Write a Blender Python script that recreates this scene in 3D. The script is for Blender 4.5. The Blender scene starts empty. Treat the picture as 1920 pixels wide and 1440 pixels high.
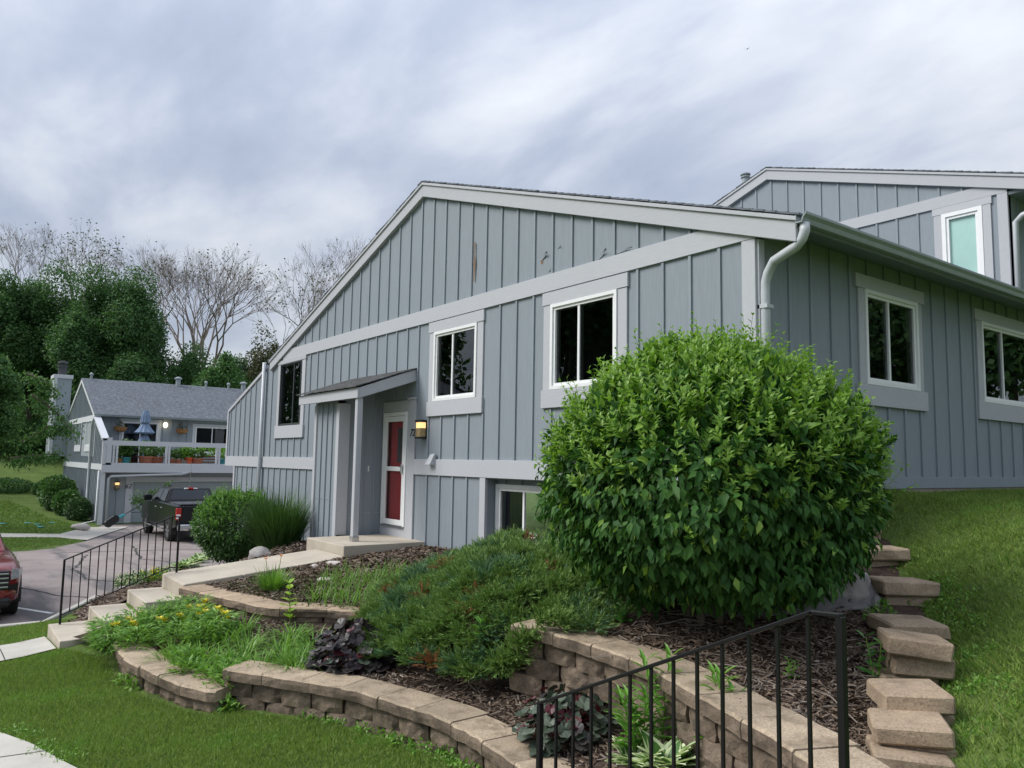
import bpy, bmesh, math, random
import numpy as np
from mathutils import Vector, Matrix, geometry
random.seed(7); rng = np.random.default_rng(11)
SC = bpy.context.scene
COL = SC.collection
# ------------------------------------------------------------------ camera
# world axes follow the house: gable wall in the plane Y=0 (facing -Y), side wall in the plane X=0 (facing +X),
# corner of the house at the origin; z = 0 is the eye height.  Two vanishing points of the photo give the rotation.
FPX = 1445.0
def camray(px, py): return Vector((px-960.0, -(py-720.0), -FPX))
_a = camray(-126, 847).normalized(); _b = camray(2906, 900).normalized()
AX = -_a; AY = (_b-AX*_b.dot(AX)).normalized(); AZ = AX.cross(AY)
ROT = Matrix((AX, AY, AZ))
CAM = Vector((4.786, -6.72, 0.0))
cd = bpy.data.cameras.new('camera'); cam = bpy.data.objects.new('camera', cd); COL.objects.link(cam)
cd.sensor_width = 36; cd.lens = FPX/1920*36; cd.clip_start = .05; cd.clip_end = 3000
cam.matrix_world = Matrix.Translation(CAM) @ ROT.to_4x4()
SC.camera = cam
def pray(px, py): return ROT @ camray(px, py)
def gz(px, py, z): v = pray(px, py); return CAM+v*((z-CAM.z)/v.z)
def gy(px, py, y): v = pray(px, py); return CAM+v*((y-CAM.y)/v.y)
def gx(px, py, x): v = pray(px, py); return CAM+v*((x-CAM.x)/v.x)
def at(px, py, dep): return CAM+pray(px, py)*(dep/FPX)
# ------------------------------------------------------------------ world, sun, exposure
SUN_EL, SUN_AZ = math.radians(44), math.radians(212)     # azimuth of the sun measured from +Y towards +X
w = bpy.data.worlds.new('World'); SC.world = w; w.use_nodes = True
nt = w.node_tree; nt.nodes.clear(); N = nt.nodes.new; Lk = nt.links.new
out = N('ShaderNodeOutputWorld'); bg = N('ShaderNodeBackground'); bg2 = N('ShaderNodeBackground'); mx = N('ShaderNodeMixShader')
sky = N('ShaderNodeTexSky'); sky.sky_type = 'NISHITA'; sky.sun_disc = False
sky.sun_elevation = SUN_EL; sky.sun_rotation = SUN_AZ; sky.air_density = 1.0; sky.dust_density = 1.0
bg.inputs[1].default_value = .09; Lk(sky.outputs[0], bg.inputs[0])
tc = N('ShaderNodeTexCoord'); sep = N('ShaderNodeSeparateXYZ'); Lk(tc.outputs['Generated'], sep.inputs[0])
def mth(op, a, b=None, c=None):
    n = N('ShaderNodeMath'); n.operation = op
    for i, v in enumerate((a, b, c)):
        if v is None: continue
        if isinstance(v, (int, float)): n.inputs[i].default_value = v
        else: Lk(v, n.inputs[i])
    return n.outputs[0]
zc = mth('MAXIMUM', sep.outputs[2], 0.0)
den = mth('ADD', zc, .22)
comb = N('ShaderNodeCombineXYZ'); Lk(mth('DIVIDE', sep.outputs[0], den), comb.inputs[0]); Lk(mth('DIVIDE', sep.outputs[1], den), comb.inputs[1])
def cnoise(scale, detail, rough, seed, dist=.3):
    n = N('ShaderNodeTexNoise'); n.inputs['Scale'].default_value = scale; n.inputs['Detail'].default_value = detail
    n.inputs['Roughness'].default_value = rough; n.inputs['Distortion'].default_value = dist
    m = N('ShaderNodeMapping'); m.inputs['Location'].default_value = seed; m.inputs['Rotation'].default_value = (0, 0, .9); m.inputs['Scale'].default_value = (.65, 1.2, 1)
    Lk(comb.outputs[0], m.inputs[0]); Lk(m.outputs[0], n.inputs['Vector']); return n.outputs[0]
n1 = cnoise(1.9, 8, .52, (3.1, 1.7, 0), .3); n2 = cnoise(4.0, 7, .5, (9.3, 4.2, 2.0), .35)
ssum = mth('ADD', mth('MULTIPLY', n1, .72), mth('MULTIPLY', n2, .28))
ramp = N('ShaderNodeValToRGB'); Lk(ssum, ramp.inputs[0])
cr = ramp.color_ramp; cr.interpolation = 'B_SPLINE'
cr.elements[0].position = .31; cr.elements[0].color = (.36, .425, .54, 1)
cr.elements[1].position = .67; cr.elements[1].color = (.88, .91, .945, 1)
e = cr.elements.new(.44); e.color = (.485, .545, .675, 1)
e = cr.elements.new(.53); e.color = (.62, .67, .78, 1)
# overcast skies brighten towards the zenith
grad = mth('ADD', mth('MULTIPLY', zc, 1.05), .57)
vm = N('ShaderNodeVectorMath'); vm.operation = 'SCALE'; Lk(ramp.outputs[0], vm.inputs[0]); Lk(grad, vm.inputs['Scale'])
hz = mth('MULTIPLY', mth('POWER', mth('SUBTRACT', 1.0, zc), 9.0), .20)     # paler cloud base towards the horizon
va = N('ShaderNodeVectorMath'); va.operation = 'ADD'; Lk(vm.outputs[0], va.inputs[0])
hc = N('ShaderNodeCombineXYZ'); Lk(hz, hc.inputs[0]); Lk(hz, hc.inputs[1]); Lk(mth('MULTIPLY', hz, 1.03), hc.inputs[2]); Lk(hc.outputs[0], va.inputs[1])
Lk(va.outputs[0], bg2.inputs[0]); bg2.inputs[1].default_value = .49
mx.inputs[0].default_value = .93
Lk(bg.outputs[0], mx.inputs[1]); Lk(bg2.outputs[0], mx.inputs[2]); Lk(mx.outputs[0], out.inputs[0])
sl = bpy.data.lights.new('sun', 'SUN'); sl.energy = 1.5; sl.angle = math.radians(28); sl.color = (1, .97, .92)
so = bpy.data.objects.new('sun', sl); COL.objects.link(so)
sd = Vector((math.sin(SUN_AZ)*math.cos(SUN_EL), math.cos(SUN_AZ)*math.cos(SUN_EL), math.sin(SUN_EL)))
so.location = (-20, -30, 40); so.rotation_euler = sd.to_track_quat('Z', 'Y').to_euler()
vs = SC.view_settings; vs.view_transform = 'Standard'; vs.look = 'None'; vs.exposure = 1.18; vs.gamma = 1; vs.use_curve_mapping = False
SC.render.engine = 'CYCLES'; SC.cycles.use_denoising = True; SC.cycles.max_bounces = 7; SC.cycles.transparent_max_bounces = 12
SC.cycles.diffuse_bounces = 3; SC.cycles.caustics_reflective = False; SC.cycles.caustics_refractive = False
# ------------------------------------------------------------------ materials
MATS = {}
class NT:
    def __init__(s, name):
        s.m = bpy.data.materials.new(name); s.m.use_nodes = True; s.t = s.m.node_tree
        s.p = s.t.nodes['Principled BSDF']; s.o = s.t.nodes['Material Output']; MATS[name] = s.m
    def n(s, ty): return s.t.nodes.new(ty)
    def l(s, a, b): s.t.links.new(a, b)
    def noise(s, vec, scale, detail=5, rough=.55):
        n = s.n('ShaderNodeTexNoise'); n.inputs['Scale'].default_value = scale; n.inputs['Detail'].default_value = detail; n.inputs['Roughness'].default_value = rough
        if vec is not None: s.l(vec, n.inputs['Vector'])
        return n.outputs[0]
    def ramp(s, fac, stops):
        r = s.n('ShaderNodeValToRGB'); s.l(fac, r.inputs[0])
        while len(r.color_ramp.elements) < len(stops): r.color_ramp.elements.new(.5)
        for e, (p, c) in zip(r.color_ramp.elements, stops): e.position = p; e.color = (*c, 1)
        return r.outputs[0]
    def mix(s, fac, a, b, mode='MIX'):
        m = s.n('ShaderNodeMix'); m.data_type = 'RGBA'; m.blend_type = mode
        for i, v in ((0, fac), (6, a), (7, b)):
            if isinstance(v, (int, float)): m.inputs[i].default_value = v
            elif isinstance(v, tuple): m.inputs[i].default_value = (*v, 1)
            else: s.l(v, m.inputs[i])
        return m.outputs[2]
    def vec(s, stretch=(1, 1, 1), rnd=True):
        c = s.n('ShaderNodeTexCoord'); mp = s.n('ShaderNodeMapping'); mp.inputs['Scale'].default_value = stretch
        s.l(c.outputs['Object'], mp.inputs[0])
        if not rnd: return mp.outputs[0]
        oi = s.n('ShaderNodeObjectInfo'); a = s.n('ShaderNodeVectorMath'); a.operation = 'MULTIPLY_ADD'
        cb = s.n('ShaderNodeCombineXYZ')
        for i in range(3): s.l(oi.outputs['Random'], cb.inputs[i])
        s.l(cb.outputs[0], a.inputs[0]); a.inputs[1].default_value = (17, 31, 23); s.l(mp.outputs[0], a.inputs[2]); return a.outputs[0]
    def bump(s, h, strength, dist=.01):
        b = s.n('ShaderNodeBump'); b.inputs['Strength'].default_value = strength; b.inputs['Distance'].default_value = dist
        s.l(h, b.inputs['Height']); s.l(b.outputs[0], s.p.inputs['Normal'])
    def objrand(s, col, amt):
        oi = s.n('ShaderNodeObjectInfo'); hs = s.n('ShaderNodeHueSaturation')
        m = s.n('ShaderNodeMath'); m.operation = 'MULTIPLY_ADD'; m.inputs[1].default_value = 2*amt; m.inputs[2].default_value = 1-amt
        s.l(oi.outputs['Random'], m.inputs[0]); s.l(m.outputs[0], hs.inputs['Value']); s.l(col, hs.inputs['Color']); return hs.outputs[0]
    def base(s, c):
        if isinstance(c, tuple): s.p.inputs['Base Color'].default_value = (*c, 1)
        else: s.l(c, s.p.inputs['Base Color'])
    def set(s, **k):
        for a, v in k.items(): s.p.inputs[{'rough': 'Roughness', 'metal': 'Metallic', 'spec': 'Specular IOR Level', 'coat': 'Coat Weight'}[a]].default_value = v
        return s
def simple(name, c, rough=.6, var=.12, scale=8, bump=0, bscale=60, rnd=.0, stretch=(1, 1, 1), **k):
    s = NT(name); v = s.vec(stretch); f = s.noise(v, scale)
    lo = tuple(x*(1-var) for x in c); hi = tuple(min(1, x*(1+var)) for x in c)
    col = s.ramp(f, [(.3, lo), (.7, hi)])
    if rnd: col = s.objrand(col, rnd)
    s.base(col); s.set(rough=rough, **k)
    if bump: s.bump(s.noise(v, bscale, 4), bump)
    return s.m
def painted_wood(name, c, var=.10, grain=(9, 9, .5), rough=.62, streak=.12, rnd=.05):
    s = NT(name); v = s.vec(grain); f = s.noise(v, 7, 6, .6)
    big = s.noise(s.vec((.7, .7, .45)), 1.3, 4)
    col = s.ramp(f, [(.25, tuple(x*(1-var) for x in c)), (.75, tuple(x*(1+var*.6) for x in c))])
    col = s.mix(s.ramp(big, [(.35, (0, 0, 0)), (.75, (streak*2, streak*2, streak*2))]), col, tuple(min(1, x*.86+.02) for x in c))
    if rnd: col = s.objrand(col, rnd)
    s.base(col); s.set(rough=rough, spec=.25); s.bump(f, .35, .004); return s.m
painted_wood('siding', (.260, .297, .332), .13)
painted_wood('siding_far', (.315, .355, .385), .08)  # same siding, lightened to stand in for light the far facade misses
painted_wood('trim_far', (.60, .615, .645), .06, (5, 5, 1.5), rnd=.03); painted_wood('trim_far_h', (.60, .615, .645), .06, (1, 1, 9), rnd=.03)  # trim for the far house, extra brightness put into its colour in place of light
painted_wood('trim', (.455, .467, .498), .07, (5, 5, 1.5), rnd=.04)
painted_wood('trim_h', (.455, .467, .498), .07, (1.0, 1.0, 9), rnd=.04)
simple('vinyl', (.78, .79, .79), .4, .03)
simple('gutter', (.30, .34, .355), .35, .06, spec=.5)
simple('downspout', (.48, .505, .53), .4, .05)
simple('soffit', (.20, .235, .25), .7, .08)
simple('dark_frame', (.05, .055, .06), .4)
simple('black_metal', (.006, .006, .007), .45, .2, spec=.3)
simple('chrome', (.55, .56, .58), .25, .05, metal=.9)
simple('interior', (.085, .095, .105), .9)
simple('curtain', (.15, .19, .175), .9, .25, 3, stretch=(14, 14, .3))
simple('red_door', (.74, .10, .10), .4, .05)
simple('wood_bare', (.20, .115, .06), .8, .3, 20)
simple('garage_door', (.34, .385, .405), .5, .04)
simple('tyre', (.018, .018, .019), .8, .2)
simple('plastic_black', (.015, .015, .016), .5, .2)
simple('teal', (.02, .30, .33), .5)
simple('terracotta', (.36, .13, .075), .75, .2, rnd=.2)
simple('orange_plastic', (.62, .10, .03), .45)
simple('teal_pot', (.03, .22, .24), .4)
simple('wicker', (.30, .15, .05), .8, .35, 40)
simple('umbrella_cloth', (.18, .25, .37), .85, .1)
simple('paper_white', (.8, .8, .78), .7)
simple('plate', (.55, .66, .60), .5)
simple('fabric_grey', (.15, .145, .14), .9, .2, 9, .4, 90)
simple('bark', (.11, .085, .065), .9, .3, 14, .5, 40, stretch=(1, 1, .25))
simple('bark_grey', (.20, .165, .14), .9, .25, 10, .4, 40, stretch=(1, 1, .25))
simple('twig', (.20, .165, .145), .9, .3)
simple('boulder', (.30, .28, .265), .9, .35, 9, .7, 35)
simple('pale_rock', (.50, .45, .42), .9, .2, 6, .5, 35)
simple('car_black', (.006, .007, .009), .28, .1, spec=.35, coat=.15)
simple('car_red', (.22, .008, .012), .22, .05, spec=.5, coat=.8)
simple('dark_glass', (.004, .005, .006), .12, .1, spec=.3); simple('tail_red', (.45, .02, .02), .25, .2, 20)
simple('rim', (.48, .49, .50), .3, .1, metal=.7)
def glass(name, tint, ior, rough=0):
    s = NT(name); s.t.nodes.remove(s.p); tr = s.n('ShaderNodeBsdfTransparent'); tr.inputs[0].default_value = (*tint, 1)
    g = s.n('ShaderNodeBsdfGlossy'); g.inputs['Roughness'].default_value = rough; g.inputs[0].default_value = (.9, .95, 1, 1)
    f = s.n('ShaderNodeFresnel'); f.inputs[0].default_value = ior; m = s.n('ShaderNodeMixShader')
    s.l(f.outputs[0], m.inputs[0]); s.l(tr.outputs[0], m.inputs[1]); s.l(g.outputs[0], m.inputs[2]); s.l(m.outputs[0], s.o.inputs[0]); return s.m
glass('pane', (.62, .66, .66), 1.75); glass('pane_screen', (.22, .24, .25), 1.35, .15); glass('car_glass', (.10, .11, .12), 1.6); glass('clear', (.9, .92, .92), 1.5)
simple('frosted', (.36, .56, .52), .25, .10, 1.2, spec=.6)
def emis(name, c, st):
    s = NT(name); s.base(c); s.p.inputs['Emission Color'].default_value = (*c, 1); s.p.inputs['Emission Strength'].default_value = st; return s.m
emis('lamp_glow', (1, .62, .25), .55); simple('amber_glass', (.42, .30, .15), .3, .3, 30); emis('lamp_bulb', (1, .85, .6), 1.2); simple('head_lamp', (.42, .44, .47), .15, .3, 30, spec=.6)
# concrete
def concrete(name, c, speck=.15):
    s = NT(name); v = s.vec((1, 1, 1), False); a = s.noise(v, 2.2, 8, .65); b = s.noise(v, 140, 3, .7); st = s.noise(v, .7, 5)
    col = s.ramp(a, [(.3, tuple(x*.82 for x in c)), (.7, tuple(x*1.08 for x in c))])
    col = s.mix(s.ramp(b, [(.45, (0, 0, 0)), (.7, (speck*3,)*3)]), col, tuple(x*.6 for x in c))
    col = s.mix(s.ramp(st, [(.55, (0, 0, 0)), (.75, (.35,)*3)]), col, tuple(x*.7 for x in c))
    s.base(col); s.set(rough=.9, spec=.2); s.bump(b, .25, .004); return s.m
concrete('concrete', (.50, .445, .365)); concrete('sidewalk', (.50, .475, .425)); concrete('foundation', (.36, .31, .26), .3)
# retaining-wall stone: tan / pink speckled, dirt gathers on the split face
def stone(name, c, dirt, amt, dscale=3.0):
    s = NT(name); v = s.vec(); a = s.noise(v, 3.5, 6, .6); b = s.noise(v, 75, 4, .8); d = s.noise(v, dscale, 5, .65)
    col = s.ramp(a, [(.25, tuple(x*.72 for x in c)), (.75, tuple(x*1.15 for x in c))])
    col = s.mix(s.ramp(b, [(.45, (0, 0, 0)), (.66, (.7,)*3)]), col, tuple(x*.38 for x in c))
    col = s.mix(s.ramp(d, [(.62-amt, (0, 0, 0)), (.80-amt*.6, (.85,)*3)]), col, dirt)
    col = s.objrand(col, .13)
    s.base(col); s.set(rough=.95, spec=.15); s.bump(b, .9, .012); return s.m
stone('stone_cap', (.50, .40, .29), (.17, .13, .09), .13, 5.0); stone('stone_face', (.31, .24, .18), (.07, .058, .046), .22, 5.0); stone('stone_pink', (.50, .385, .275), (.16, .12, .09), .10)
# bare ground, mulch, lawn, asphalt
def ground(name, stops, sc, bump=.6, bsc=45, rough=.95):
    s = NT(name); v = s.vec((1, 1, 1), False); a = s.noise(v, sc, 9, .7); b = s.noise(v, bsc, 5, .7)
    f = s.n('ShaderNodeMath'); f.operation = 'MULTIPLY_ADD'; f.inputs[1].default_value = .5; s.l(a, f.inputs[0])
    h = s.n('ShaderNodeMath'); h.operation = 'MULTIPLY'; h.inputs[1].default_value = .5; s.l(b, h.inputs[0]); s.l(h.outputs[0], f.inputs[2])
    s.base(s.ramp(f.outputs[0], stops)); s.set(rough=rough, spec=.1); s.bump(b, bump, .03); return s.m
ground('mulch', [(.32, (.018, .012, .009)), (.5, (.06, .042, .033)), (.68, (.13, .10, .08))], 6)
ground('lawn', [(.34, (.055, .085, .022)), (.5, (.095, .145, .038)), (.66, (.145, .19, .055))], 1.2, .8, 30)
def asphalt():
    s = NT('asphalt'); v = s.vec((1, 1, 1), False); a = s.noise(v, .5, 7, .65); b = s.noise(v, 120, 3, .7); st = s.noise(s.vec((.18, .9, 1), False), 1.1, 6, .6)
    col = s.ramp(a, [(.32, (.24, .20, .19)), (.68, (.375, .325, .305))])
    col = s.mix(s.ramp(st, [(.50, (0, 0, 0)), (.62, (.8,)*3)]), col, (.115, .112, .118))
    col = s.mix(s.ramp(b, [(.45, (0, 0, 0)), (.7, (.4,)*3)]), col, (.07, .065, .065))
    s.base(col); s.set(rough=.9, spec=.2); s.bump(b, .3, .004)
asphalt(); simple('crack', (.04, .038, .038), .9); simple('road_paint', (.62, .62, .60), .8, .2)
def shingle(name, c):
    s = NT(name); v = s.vec((1, 1, 1), False); br = s.n('ShaderNodeTexBrick'); a = s.noise(s.vec((1, 4, 6), False), 2.6, 5, .6); b = s.noise(v, 90, 3, .7); k = s.noise(s.vec((3, 3.3, 7), False), 2.2, 2)
    s.t.nodes.remove(br)
    col = s.ramp(k, [(.3, tuple(x*.6 for x in c)), (.7, tuple(x*1.4 for x in c))])
    col = s.mix(s.ramp(a, [(.45, (0, 0, 0)), (.65, (.6,)*3)]), col, tuple(x*.78 for x in c))
    col = s.mix(s.ramp(b, [(.45, (0, 0, 0)), (.7, (.5,)*3)]), col, tuple(x*.5 for x in c))
    s.base(col); s.set(rough=.95, spec=.15); s.bump(b, .5, .006)
shingle('shingles', (.17, .187, .212)); shingle('shingles_brown', (.105, .107, .11))
def leaf(name, c1, c2, trans=.28, rough=.45, spec=.4, obj=False):
    s = NT(name)
    if obj: r = s.n('ShaderNodeObjectInfo').outputs['Random']
    else: r = s.n('ShaderNodeNewGeometry').outputs['Random Per Island']
    mid = tuple((a+b)/2 for a, b in zip(c1, c2))
    col = s.ramp(r, [(0, c1), (.5, mid), (1, c2)]); s.base(col); s.set(rough=rough, spec=spec)
    tl = s.n('ShaderNodeBsdfTranslucent'); m = s.n('ShaderNodeMixShader'); m.inputs[0].default_value = trans
    br = s.mix(1.0, col, (1.25, 1.35, .8), 'MULTIPLY'); s.l(br, tl.inputs[0])
    s.l(s.p.outputs[0], m.inputs[1]); s.l(tl.outputs[0], m.inputs[2]); s.l(m.outputs[0], s.o.inputs[0]); return s.m
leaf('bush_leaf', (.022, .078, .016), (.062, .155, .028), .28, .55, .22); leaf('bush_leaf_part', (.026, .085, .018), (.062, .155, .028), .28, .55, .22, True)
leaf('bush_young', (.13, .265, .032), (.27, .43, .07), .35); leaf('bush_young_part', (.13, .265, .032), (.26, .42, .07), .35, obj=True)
leaf('blade_deep', (.065, .12, .028), (.12, .195, .045), .3, .55, .25); leaf('blade', (.14, .225, .04), (.26, .36, .08), .3, .55, .25); leaf('blade_dry', (.20, .19, .07), (.30, .26, .12), .3, .7, .2); leaf('blade_far', (.12, .205, .045), (.20, .30, .075), .25, .7, .2)
leaf('weed', (.10, .24, .03), (.20, .37, .06), .35); leaf('lily', (.085, .21, .03), (.22, .40, .06), .3, .38); leaf('petal', (.80, .62, .02), (.85, .70, .10), .3); leaf('petal_orange', (.7, .18, .02), (.8, .3, .05), .3)
leaf('petal_white', (.75, .75, .5), (.85, .85, .7), .3)
leaf('juniper', (.075, .16, .034), (.22, .33, .09), .15, .6, .25); leaf('juniper_blue', (.055, .14, .06), (.145, .245, .12), .15, .6, .25); leaf('juniper_dead', (.20, .085, .035), (.30, .15, .07), .1, .8, .1)
leaf('plum', (.016, .010, .014), (.055, .05, .045), .08, .4, .35, True); leaf('plum_red', (.055, .008, .015), (.10, .02, .025), .15, .4, .35, True); leaf('plum_green', (.035, .055, .035), (.10, .125, .09), .1, .4, .35, True)
leaf('hosta_green', (.07, .18, .04), (.12, .26, .06), .3, .4, .35, True); leaf('hosta_edge', (.62, .70, .42), (.72, .78, .52), .3, .4, .35, True)
leaf('tallgrass', (.03, .085, .02), (.085, .17, .04), .2, .5); leaf('shrub', (.04, .105, .026), (.10, .21, .05), .28); leaf('shrub_far', (.03, .085, .026), (.09, .17, .055), .2)
leaf('tree_dark', (.035, .095, .035), (.105, .205, .065), .3, .6, .25); leaf('tree_mid', (.045, .12, .038), (.12, .23, .065), .3, .6, .25); leaf('tree_sparse', (.06, .07, .035), (.13, .14, .07), .2, .7, .2)
leaf('sapling', (.05, .13, .03), (.12, .22, .06), .3); leaf('chip', (.05, .034, .024), (.22, .165, .125), 0, .9, .1); leaf('chip_pale', (.15, .12, .10), (.30, .255, .215), 0, .9, .1)
# ------------------------------------------------------------------ object helpers
WM = {}
def link(o, parent=None, M=None):
    COL.objects.link(o); M = M or Matrix.Identity(4); o.matrix_basis = M; WM[o.name] = M.copy()
    if parent is not None: o.parent = parent; o.matrix_parent_inverse = WM[parent.name].inverted()
    return o
def tag(o, label=None, cat=None, group=None, kind=None):
    for k, v in (('label', label), ('category', cat), ('group', group), ('kind', kind)):
        if v: o[k] = v
    return o
def thing(name, label, cat, loc=(0, 0, 0), rz=0, group=None):
    o = bpy.data.objects.new(name, None); o.empty_display_size = .2
    link(o, None, Matrix.Translation(Vector(loc)) @ Matrix.Rotation(rz, 4, 'Z')); return tag(o, label, cat, group)
def M_(x): return MATS[x] if isinstance(x, str) else x
def mobj(name, me, parent=None, M=None): return link(bpy.data.objects.new(name, me), parent, M)
def npmesh(name, V, Fc, mats, mi=None, smooth=False):
    """V (n,3), Fc (m,k) all faces the same size"""
    me = bpy.data.meshes.new(name); V = np.ascontiguousarray(V, dtype=np.float32); Fc = np.ascontiguousarray(Fc, dtype=np.int32)
    me.vertices.add(len(V)); me.vertices.foreach_set('co', V.ravel())
    k = Fc.shape[1]; me.loops.add(Fc.size); me.loops.foreach_set('vertex_index', Fc.ravel()); me.polygons.add(len(Fc))
    me.polygons.foreach_set('loop_start', np.arange(0, Fc.size, k, dtype=np.int32))
    for m in (mats if isinstance(mats, (list, tuple)) else [mats]): me.materials.append(M_(m))
    if mi is not None: me.polygons.foreach_set('material_index', np.asarray(mi, dtype=np.int32))
    if smooth: me.polygons.foreach_set('use_smooth', np.ones(len(Fc), dtype=bool))
    me.update(calc_edges=True); me.validate(); return me
class MB:
    def __init__(s, fr=None): s.v = []; s.f = []; s.fr = fr
    def add(s, vs, fs):
        b = len(s.v); s.v += [tuple(s.fr(*p)) if s.fr else tuple(p) for p in vs]; s.f += [tuple(b+i for i in f) for f in fs]; return s
    def box(s, x0, x1, y0, y1, z0, z1):
        return s.add([(x, y, z) for x in (x0, x1) for y in (y0, y1) for z in (z0, z1)], [(0, 1, 3, 2), (4, 6, 7, 5), (0, 4, 5, 1), (2, 3, 7, 6), (0, 2, 6, 4), (1, 5, 7, 3)])
    def quadbox(s, q, h):      # q: 4 points bottom loop, h: vector
        q = [Vector(p) for p in q]; h = Vector(h)
        return s.add(q+[p+h for p in q], [(3, 2, 1, 0), (4, 5, 6, 7)]+[(i, (i+1) % 4, 4+(i+1) % 4, 4+i) for i in range(4)])
    def prism(s, poly, h):     # poly: list of 3D points, h: extrusion vector
        n = len(poly); poly = [Vector(p) for p in poly]; h = Vector(h)
        return s.add(poly+[p+h for p in poly], [tuple(range(n-1, -1, -1)), tuple(range(n, 2*n))]+[(i, (i+1) % n, n+(i+1) % n, n+i) for i in range(n)])
    def tube(s, pts, r, n=8, cap=True):
        pts = [Vector(p) for p in pts]; rs = r if isinstance(r, (list, tuple)) else [r]*len(pts); vs = []; fs = []
        t0 = (pts[1]-pts[0]).normalized(); ref = Vector((0, 0, 1)) if abs(t0.z) < .9 else Vector((1, 0, 0)); u = t0.cross(ref).normalized()
        for i, p in enumerate(pts):
            t = ((pts[min(i+1, len(pts)-1)]-pts[max(i-1, 0)])).normalized(); u = (u-t*u.dot(t)).normalized(); w_ = t.cross(u)
            for k in range(n):
                a = 2*math.pi*(k+.5)/n; vs.append(p+(u*math.cos(a)+w_*math.sin(a))*rs[i])
        for i in range(len(pts)-1):
            for k in range(n): fs.append((i*n+k, i*n+(k+1) % n, (i+1)*n+(k+1) % n, (i+1)*n+k))
        if cap: fs += [tuple(range(n-1, -1, -1)), tuple(range((len(pts)-1)*n, len(pts)*n))]
        return s.add(vs, fs)
    def lathe(s, prof, c=(0, 0, 0), n=16):
        vs = []; fs = []
        for r, z in prof: vs += [(c[0]+r*math.cos(2*math.pi*k/n), c[1]+r*math.sin(2*math.pi*k/n), c[2]+z) for k in range(n)]
        for i in range(len(prof)-1):
            for k in range(n): fs.append((i*n+k, i*n+(k+1) % n, (i+1)*n+(k+1) % n, (i+1)*n+k))
        fs += [tuple(range(n-1, -1, -1)), tuple(range((len(prof)-1)*n, len(prof)*n))]
        return s.add(vs, fs)
    def build(s, name, mat, parent=None, M=None, smooth=False, bevel=0, seg=1):
        me = bpy.data.meshes.new(name); me.from_pydata(s.v, [], s.f); me.materials.append(M_(mat))
        if bevel or smooth is not None:
            bm = bmesh.new(); bm.from_mesh(me); bmesh.ops.recalc_face_normals(bm, faces=bm.faces)
            if bevel: bmesh.ops.bevel(bm, geom=list(bm.edges), offset=bevel, segments=seg, profile=.5, affect='EDGES', clamp_overlap=True)
            bm.to_mesh(me); bm.free()
        if smooth:
            me.polygons.foreach_set('use_smooth', [True]*len(me.polygons)); me.update()
        return mobj(name, me, parent, M)
def part(name, mat, parent, fr, *b, bevel=.003):
    return MB(fr).box(*b).build(name, mat, parent, bevel=bevel)
# ---- leaf and blade clouds (numpy)
def nrm(a): return a/np.maximum(np.linalg.norm(a, axis=-1, keepdims=True), 1e-9)
def leaf_cloud(P, T, Nn, L, W, fold=.18, droop=.12):
    P = np.asarray(P, float); n = len(P); T = nrm(T); B = nrm(np.cross(T, Nn)); Nn = nrm(np.cross(B, T)); L = np.broadcast_to(L, n)[:, None]; W = np.broadcast_to(W, n)[:, None]
    mid = P+T*L*.5
    V = np.stack([P, P+T*L*.42+B*W*.5+Nn*W*fold, mid, P+T*L*.42-B*W*.5+Nn*W*fold, P+T*L-Nn*L*droop], 1).reshape(-1, 3)
    b = np.arange(n)[:, None]*5
    Fc = np.concatenate([b+np.array([[0, 2, 1]]), b+np.array([[0, 3, 2]]), b+np.array([[1, 2, 4]]), b+np.array([[2, 3, 4]])], 1).reshape(-1, 3); return V, Fc
def diamond_cloud(P, T, Nn, L, W):
    P = np.asarray(P, float); n = len(P); T = nrm(T); B = nrm(np.cross(T, Nn)); L = np.broadcast_to(L, n)[:, None]; W = np.broadcast_to(W, n)[:, None]
    V = np.stack([P, P+T*L*.45+B*W*.5, P+T*L, P+T*L*.45-B*W*.5], 1).reshape(-1, 3); return V, np.arange(4*n).reshape(-1, 4)
def tri_cloud(P, T, Nn, L, W):
    P = np.asarray(P, float); n = len(P); T = nrm(T); B = nrm(np.cross(T, Nn)); L = np.broadcast_to(L, n)[:, None]; W = np.broadcast_to(W, n)[:, None]
    V = np.stack([P-B*W*.5, P+B*W*.5, P+T*L], 1).reshape(-1, 3); return V, np.arange(3*n).reshape(-1, 3)
def ribbon_cloud(P, az, el, L, W, droop, nseg=4, fold=.0):
    """arching strap leaves: base P, heading az, start elevation el, droop pulls the tip down"""
    P = np.asarray(P, float); n = len(P); H = np.stack([np.cos(az), np.sin(az), 0*az], 1); S = np.stack([-np.sin(az), np.cos(az), 0*az], 1); rows = []
    L = np.broadcast_to(L, n); W = np.broadcast_to(W, n); droop = np.broadcast_to(droop, n)
    for i in range(nseg+1):
        s = i/nseg; c = P+H*(L*(s*np.cos(el)+.25*droop*s*s))[:, None]; c = c+np.array([0, 0, 1.])*(L*(s*np.sin(el)-droop*s*s))[:, None]
        wd = (W*(.55+.9*s-1.42*s*s))[:, None]*.5; rows += [c-S*wd, c+S*wd]
    V = np.stack(rows, 1).reshape(-1, 3); k = 2*(nseg+1); b = np.arange(n)[:, None]*k
    Fc = np.concatenate([b+np.array([[2*i, 2*i+1, 2*i+3, 2*i+2]]) for i in range(nseg)], 1).reshape(-1, 4); return V, Fc
def rdir(n):
    v = rng.normal(size=(n, 3)); return nrm(v)
def inpoly(x, y, poly):
    c = np.zeros(len(x), bool); n = len(poly)
    for i in range(n):
        (x0, y0), (x1, y1) = poly[i], poly[(i+1) % n]
        if y0 == y1: continue
        c ^= ((y0 > y) != (y1 > y)) & (x < (x1-x0)*(y-y0)/(y1-y0)+x0)
    return c
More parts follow.
